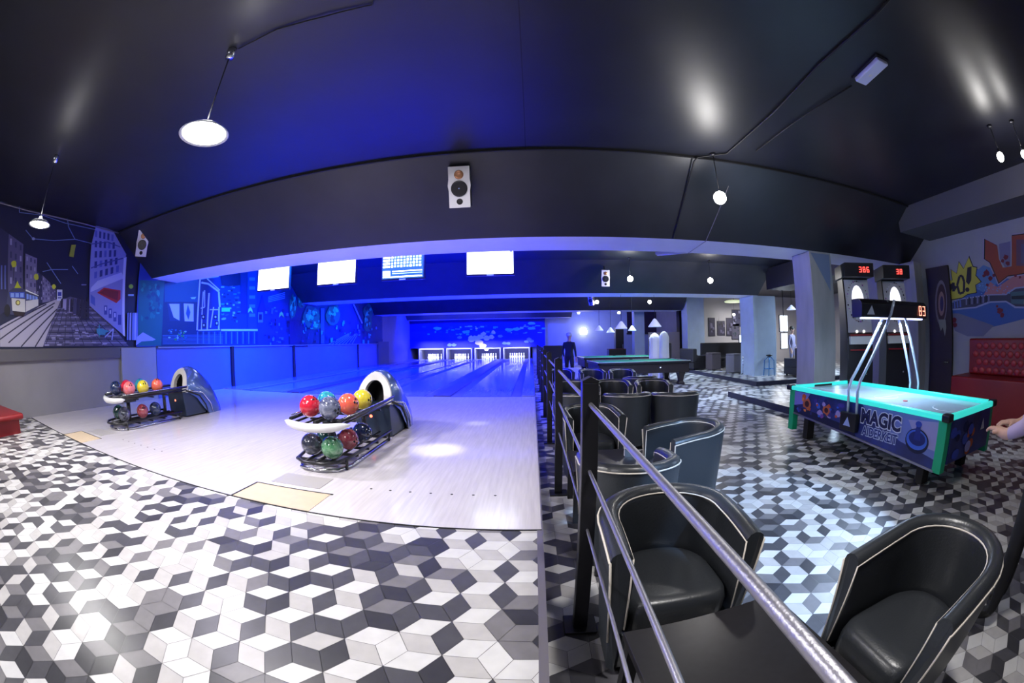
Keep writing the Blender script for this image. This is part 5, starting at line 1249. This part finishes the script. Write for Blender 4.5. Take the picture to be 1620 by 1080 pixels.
def picture(px, py, w, h, Y, label, cols):
    p = sight(px, py, 'y', Y)
    t = thing('wall_picture', label, 'picture', (p.x, Y, p.z), 0, 'dark pictures on the cream wall')
    MB().box(-w / 2, w / 2, 0, 0.03, -h / 2, h / 2, M_BLACKP).build('frame', t)
    b = MB(); b.poly([(-w / 2 + .03, -0.002, -h / 2 + .03), (w / 2 - .03, -0.002, -h / 2 + .03), (w / 2 - .03, -0.002, h / 2 - .03), (-w / 2 + .03, -0.002, h / 2 - .03)], flat(srgb(*cols[0])))
    for k in range(7):
        x = rr.uniform(-w / 2 + .06, w / 2 - .12); z = rr.uniform(-h / 2 + .08, h / 2 - .2); s_ = rr.uniform(0.05, 0.16)
        b.poly([(x, -0.003 - 0.0005 * k, z), (x + s_, -0.003 - 0.0005 * k, z), (x + s_ * 0.8, -0.003 - 0.0005 * k, z + s_), (x, -0.003 - 0.0005 * k, z + s_ * 1.2)], flat(srgb(*cols[1 + k % 2])))
    b.build('print', t, recalc=False)
CC = [(48, 44, 70), (96, 92, 120), (20, 18, 34)]
picture(1126, 517, 0.42, 1.0, 20.97, 'leftmost dark poster on the cream wall', CC)
picture(1141, 519, 0.50, 0.8, 20.97, 'dark poster below the lit bulb on the cream wall', CC)
picture(1154, 517, 0.42, 1.0, 20.97, 'dark poster third along the cream wall', CC)
picture(1165, 503, 0.6, 0.95, 20.97, 'upper framed set of small prints on the cream wall', [(60, 60, 90), (150, 150, 180), (30, 30, 50)])
picture(1164, 524, 0.55, 0.9, 20.97, 'lower framed set of small prints on the cream wall', [(80, 78, 100), (40, 60, 70), (30, 30, 50)])
bulb_lamp((10.9, 20.2, 3.5), 1.1, 22, 'lit bulb before the posters on the cream wall', 0.07)
t = thing('strip_light', 'greenish white round ceiling light above the posters', 'lamp', (10.6, 19.6, 3.0)); t.name = 'ceiling_light'
MB().lathe([(0, 0), (0.5, 0), (0.52, 0.05), (0.4, 0.1), (0, 0.1)], (0, 0, 0), mat('pale_green_lamp', (0.5, 0.55, 0.4), 0.4, emit=(0.8, 0.9, 0.55), estr=0.7), n=24).build('diffuser', t)
MB().tube([(0, 0, 0.1), (0, 0, 0.5)], 0.01, M_CORD).build('cord', t)
# cream half wall and dark window left of the picture wall
struct('trim_31', MB().box(6.7, 8.6, 22.9, 23.1, LOW, 1.55, mat('cream_half_wall', (0.6, 0.58, 0.55), 0.6)))
t = thing('window_1', None, None); t['kind'] = 'structure'
MB().box(6.5, 8.6, 27.52, 27.59, 1.6, 3.1, mat('dark_glass', (0.03, 0.02, 0.05), 0.1)).build('window_glass', t); MB().box(6.45, 8.6, 27.5, 27.6, 3.1, 3.2, M_DUCT).box(6.45, 8.6, 27.5, 27.6, 1.52, 1.6, M_DUCT).build('window_frame', t)
# lit screens at the far right behind the column
def lit_panel(px0, px1, py0, py1, Y, label, s_=4.0, c_=(0.75, 0.85, 1.0)):
    a = sight(px0, (py0 + py1) / 2, 'y', Y); q = sight(px1, (py0 + py1) / 2, 'y', Y); zt = sight((px0 + px1) / 2, py0, 'y', Y).z; zb = sight((px0 + px1) / 2, py1, 'y', Y).z
    W, H = (q.x - a.x) / 2, (zt - zb) / 2
    t = thing('light_panel', label, 'lit panel', ((a.x + q.x) / 2, Y, (zt + zb) / 2), 0, 'bright panels in the far lounge')
    MB().box(-W - 0.03, W + 0.03, 0, 0.06, -H - 0.03, H + 0.03, M_BLACKP).build('frame', t)
    MB().poly([(-W, -0.003, -H), (W, -0.003, -H), (W, -0.003, H), (-W, -0.003, H)], glow('lit_panel_%d' % int(s_ * 10), c_, s_)).build('panel', t, recalc=False)
    MB().tube([(0, 0.03, H), (0, 0.03, 3.5 - (zt + zb) / 2)], 0.015, M_BLACK).build('hanger', t)
lit_panel(1234, 1246, 499, 524, 15.5, 'bright window-like panel at the upper edge right of the blue column', 4.5)
lit_panel(1236, 1246, 527, 551, 15.45, 'lower bright panel with a dark blue screen, right of the blue column', 3.5)
lit_panel(1170, 1180, 530, 541, 17.0, 'bright white screen left of the cream column face', 6.0)
cone_p = sight(1252, 490, 'y', 14.5)
t = thing('cone_lamp', 'small pale cone lamp between blue column and concrete column', 'lamp', cone_p)
MB().lathe([(0.02, 0.2), (0.05, 0.18), (0.22, 0.02), (0.2, 0.0), (0.0, 0.1)], (0, 0, 0), MATS['white_cone_shade'], n=18).build('lamp_shade', t); MB().tube([(0, 0, 0.2), (0, 0, 3.5 - cone_p.z)], 0.006, M_CORD).build('cord', t)

# ------------------------------------------------------------------ people
def person(name, loc, rz, J, label, colf, mats_, hair=None, fingers=True, scale=1.0):
    """J: joint name -> ((x, y, z), radius); one continuous skinned body"""
    E_ = [('pelvis', 'waist'), ('waist', 'chest'), ('chest', 'neck0'), ('neck0', 'neck'), ('neck', 'jaw'), ('jaw', 'skull'), ('skull', 'crown')]
    for s in 'LR':
        E_ += [('chest', 'sh' + s), ('sh' + s, 'el' + s), ('el' + s, 'wr' + s), ('wr' + s, 'ha' + s), ('pelvis', 'hi' + s), ('hi' + s, 'kn' + s), ('kn' + s, 'an' + s), ('an' + s, 'to' + s)]
    names = list(J); co = {k: Vector(J[k][0]) for k in names}; rad = {k: J[k][1] for k in names}
    if fingers:
        for s in 'LR':
            h = co['ha' + s]; d = (h - co['wr' + s]).normalized(); side = d.cross(Vector((0, 0, 1))); side = side.normalized() if side.length > 0.1 else Vector((1, 0, 0)); nrm = d.cross(side).normalized()
            for i, (off, ln_) in enumerate(((-0.030, 0.072), (-0.010, 0.082), (0.010, 0.076), (0.030, 0.060))):
                a = 'f%s%d' % (s, i); co[a + 'a'] = h + side * off + d * 0.025; co[a + 'b'] = co[a + 'a'] + d * ln_ * 0.55 + nrm * 0.006; co[a + 'c'] = co[a + 'b'] + d * ln_ * 0.4 + nrm * 0.025
                for q in 'abc': rad[a + q] = 0.009
                E_ += [('ha' + s, a + 'a'), (a + 'a', a + 'b'), (a + 'b', a + 'c')]
            a = 't' + s; co[a + 'a'] = h + side * -0.035 - d * 0.02; co[a + 'b'] = co[a + 'a'] + d * 0.03 - side * 0.022 + nrm * 0.008; rad[a + 'a'] = 0.013; rad[a + 'b'] = 0.010; E_ += [('ha' + s, a + 'a'), (a + 'a', a + 'b')]
    names = list(co); idx = {k: i for i, k in enumerate(names)}
    me = bpy.data.meshes.new(name); me.from_pydata([co[k] for k in names], [(idx[a], idx[b_]) for a, b_ in E_], [])
    o = bpy.data.objects.new(name, me); COL.objects.link(o)
    sk = o.modifiers.new('skin', 'SKIN'); sk.use_smooth_shade = True
    for k, d in zip(names, me.skin_vertices[0].data): d.radius = (rad[k], rad[k]); d.use_root = (k == 'pelvis')
    o.modifiers.new('sub', 'SUBSURF').levels = 2
    bpy.context.view_layer.update()
    nm = bpy.data.meshes.new_from_object(o.evaluated_get(bpy.context.evaluated_depsgraph_get()))
    o.modifiers.clear(); old = o.data; o.data = nm; bpy.data.meshes.remove(old); nm.name = name
    for m_ in mats_: nm.materials.append(m_)
    for p in nm.polygons: p.material_index = colf(p.center, co); p.use_smooth = True
    o.location = loc; o.rotation_euler = (0, 0, rz); o.scale = (scale,) * 3
    tag(o, label, 'person')
    # face and hair
    c = (co['jaw'] + co['skull'] + co['crown']) / 3
    MB().sphere(tuple(c + Vector((0, -0.105, 0.0))), 0.016, mats_[0], 10, 8, sc=(0.8, 1.2, 1.4)).build('nose', o)
    for s in (-1, 1):
        MB().sphere(tuple(c + Vector((s * 0.034, -0.086, 0.022))), 0.012, mat('eye_white', (0.8, 0.8, 0.8), 0.3), 10, 8).build('eye', o)
        MB().sphere(tuple(c + Vector((s * 0.092, 0.0, 0.0))), 0.028, mats_[0], 10, 8, sc=(0.35, 0.7, 1.1)).build('ear', o)
    MB().box(-0.025, 0.025, -0.101, -0.095, -0.055, -0.048, mat('lips', (0.4, 0.12, 0.1), 0.5), M=Matrix.Translation(c)).build('mouth', o)
    if hair: MB().sphere(tuple(c + Vector((0, 0.018, 0.045))), 0.106, hair, 20, 12, sc=(0.92, 1.02, 0.95)).build('hair', o)
    return o
SKIN = mat('skin', (0.55, 0.33, 0.25), 0.5); HAIRD = mat('dark_hair', (0.02, 0.015, 0.012), 0.6)
STAND = {'pelvis': ((0, 0, 0.95), 0.14), 'waist': ((0, 0, 1.10), 0.125), 'chest': ((0, 0, 1.32), 0.145), 'neck0': ((0, 0.01, 1.45), 0.075), 'neck': ((0, 0, 1.52), 0.055), 'jaw': ((0, -0.03, 1.58), 0.062), 'skull': ((0, -0.005, 1.67), 0.092), 'crown': ((0, 0.0, 1.72), 0.07),
         'hiL': ((0.10, 0, 0.90), 0.10), 'knL': ((0.11, -0.02, 0.49), 0.062), 'anL': ((0.11, 0.02, 0.09), 0.045), 'toL': ((0.12, -0.15, 0.035), 0.035),
         'hiR': ((-0.10, 0, 0.90), 0.10), 'knR': ((-0.11, -0.02, 0.49), 0.062), 'anR': ((-0.11, 0.02, 0.09), 0.045), 'toR': ((-0.12, -0.15, 0.035), 0.035),
         'shL': ((0.19, 0.01, 1.40), 0.062), 'elL': ((0.25, 0.02, 1.12), 0.043), 'wrL': ((0.24, -0.08, 0.88), 0.028), 'haL': ((0.235, -0.11, 0.81), 0.030),
         'shR': ((-0.19, 0.01, 1.40), 0.062), 'elR': ((-0.25, 0.02, 1.12), 0.043), 'wrR': ((-0.24, -0.08, 0.88), 0.028), 'haR': ((-0.235, -0.11, 0.81), 0.030)}
def clothes(hip, sleeve=True):
    def f(p, co):
        if p.z > co['neck0'].z + 0.02: return 0
        hands = min((p - co['haL']).length, (p - co['haR']).length)
        if hands < 0.13: return 0
        if p.z < 0.10: return 3
        if p.z < hip and hands > 0.25: return 2
        return 1
    return f
M_TROU = mat('black_trousers', (0.008, 0.008, 0.012), 0.8); M_SHOE = mat('black_shoe', (0.01, 0.01, 0.01), 0.4); M_LSH = mat('lilac_shirt', (0.42, 0.34, 0.52), 0.8, bump=0.2, bscale=20)
# leaning player at the right edge
LEAN = dict(STAND)
LEAN.update({'pelvis': ((0, 0, 0.93), 0.15), 'waist': ((0, -0.07, 1.07), 0.135), 'chest': ((0, -0.22, 1.24), 0.155), 'neck0': ((0, -0.34, 1.33), 0.08), 'neck': ((0, -0.40, 1.37), 0.055), 'jaw': ((0, -0.46, 1.39), 0.062), 'skull': ((0, -0.49, 1.48), 0.092), 'crown': ((0, -0.49, 1.53), 0.07),
    'shL': ((0.19, -0.28, 1.28), 0.066), 'elL': ((0.24, -0.46, 1.05), 0.047), 'wrL': ((0.18, -0.66, 0.90), 0.029), 'haL': ((0.16, -0.73, 0.865), 0.030),
    'shR': ((-0.19, -0.28, 1.28), 0.066), 'elR': ((-0.26, -0.42, 1.02), 0.047), 'wrR': ((-0.20, -0.62, 0.88), 0.029), 'haR': ((-0.18, -0.69, 0.845), 0.030)})
LEAN.update({'pelvis': ((0, 0, 0.95), 0.15), 'waist': ((0, -0.02, 1.10), 0.135), 'chest': ((0, -0.05, 1.32), 0.155), 'neck0': ((0, -0.06, 1.45), 0.08), 'neck': ((0, -0.08, 1.52), 0.055), 'jaw': ((0, -0.12, 1.57), 0.062), 'skull': ((0, -0.11, 1.66), 0.092), 'crown': ((0, -0.10, 1.71), 0.07),
    'shL': ((0.20, -0.05, 1.39), 0.066), 'elL': ((0.27, -0.12, 1.10), 0.05), 'wrL': ((0.16, -0.30, 1.02), 0.032), 'haL': ((0.12, -0.37, 1.03), 0.030),
    'shR': ((-0.20, -0.05, 1.39), 0.066), 'elR': ((-0.28, -0.10, 1.10), 0.05), 'wrR': ((-0.16, -0.28, 1.02), 0.032), 'haR': ((-0.12, -0.35, 1.03), 0.030)})
person('person', (2.50, 0.50, LOW), R(186), LEAN, 'person in lilac shirt and black trousers at the near end of the games table', clothes(0.98), [SKIN, M_LSH, M_TROU, M_SHOE], HAIRD)
pA = person('person', (1.36, 15.0, LOW), R(150), STAND, 'person in dark clothes and pale cap standing left of the pool tables', clothes(0.95), [SKIN, mat('navy_jacket', (0.012, 0.014, 0.03), 0.8), M_TROU, M_SHOE], None)
MB().sphere((0, 0.0, 1.72), 0.108, mat('pale_cap', (0.6, 0.62, 0.7), 0.7), 18, 10, sc=(0.95, 1.05, 0.7)).box(-0.07, 0.07, -0.2, -0.08, 1.695, 1.705, MATS['pale_cap']).build('cap', pA)
person('person', (10.35, 13.9, ZP), R(25), STAND, 'person in grey lilac top and khaki trousers behind the concrete column', clothes(0.95), [SKIN, mat('grey_lilac_top', (0.24, 0.22, 0.34), 0.8), mat('khaki_trousers', (0.25, 0.2, 0.15), 0.8), M_SHOE], HAIRD)
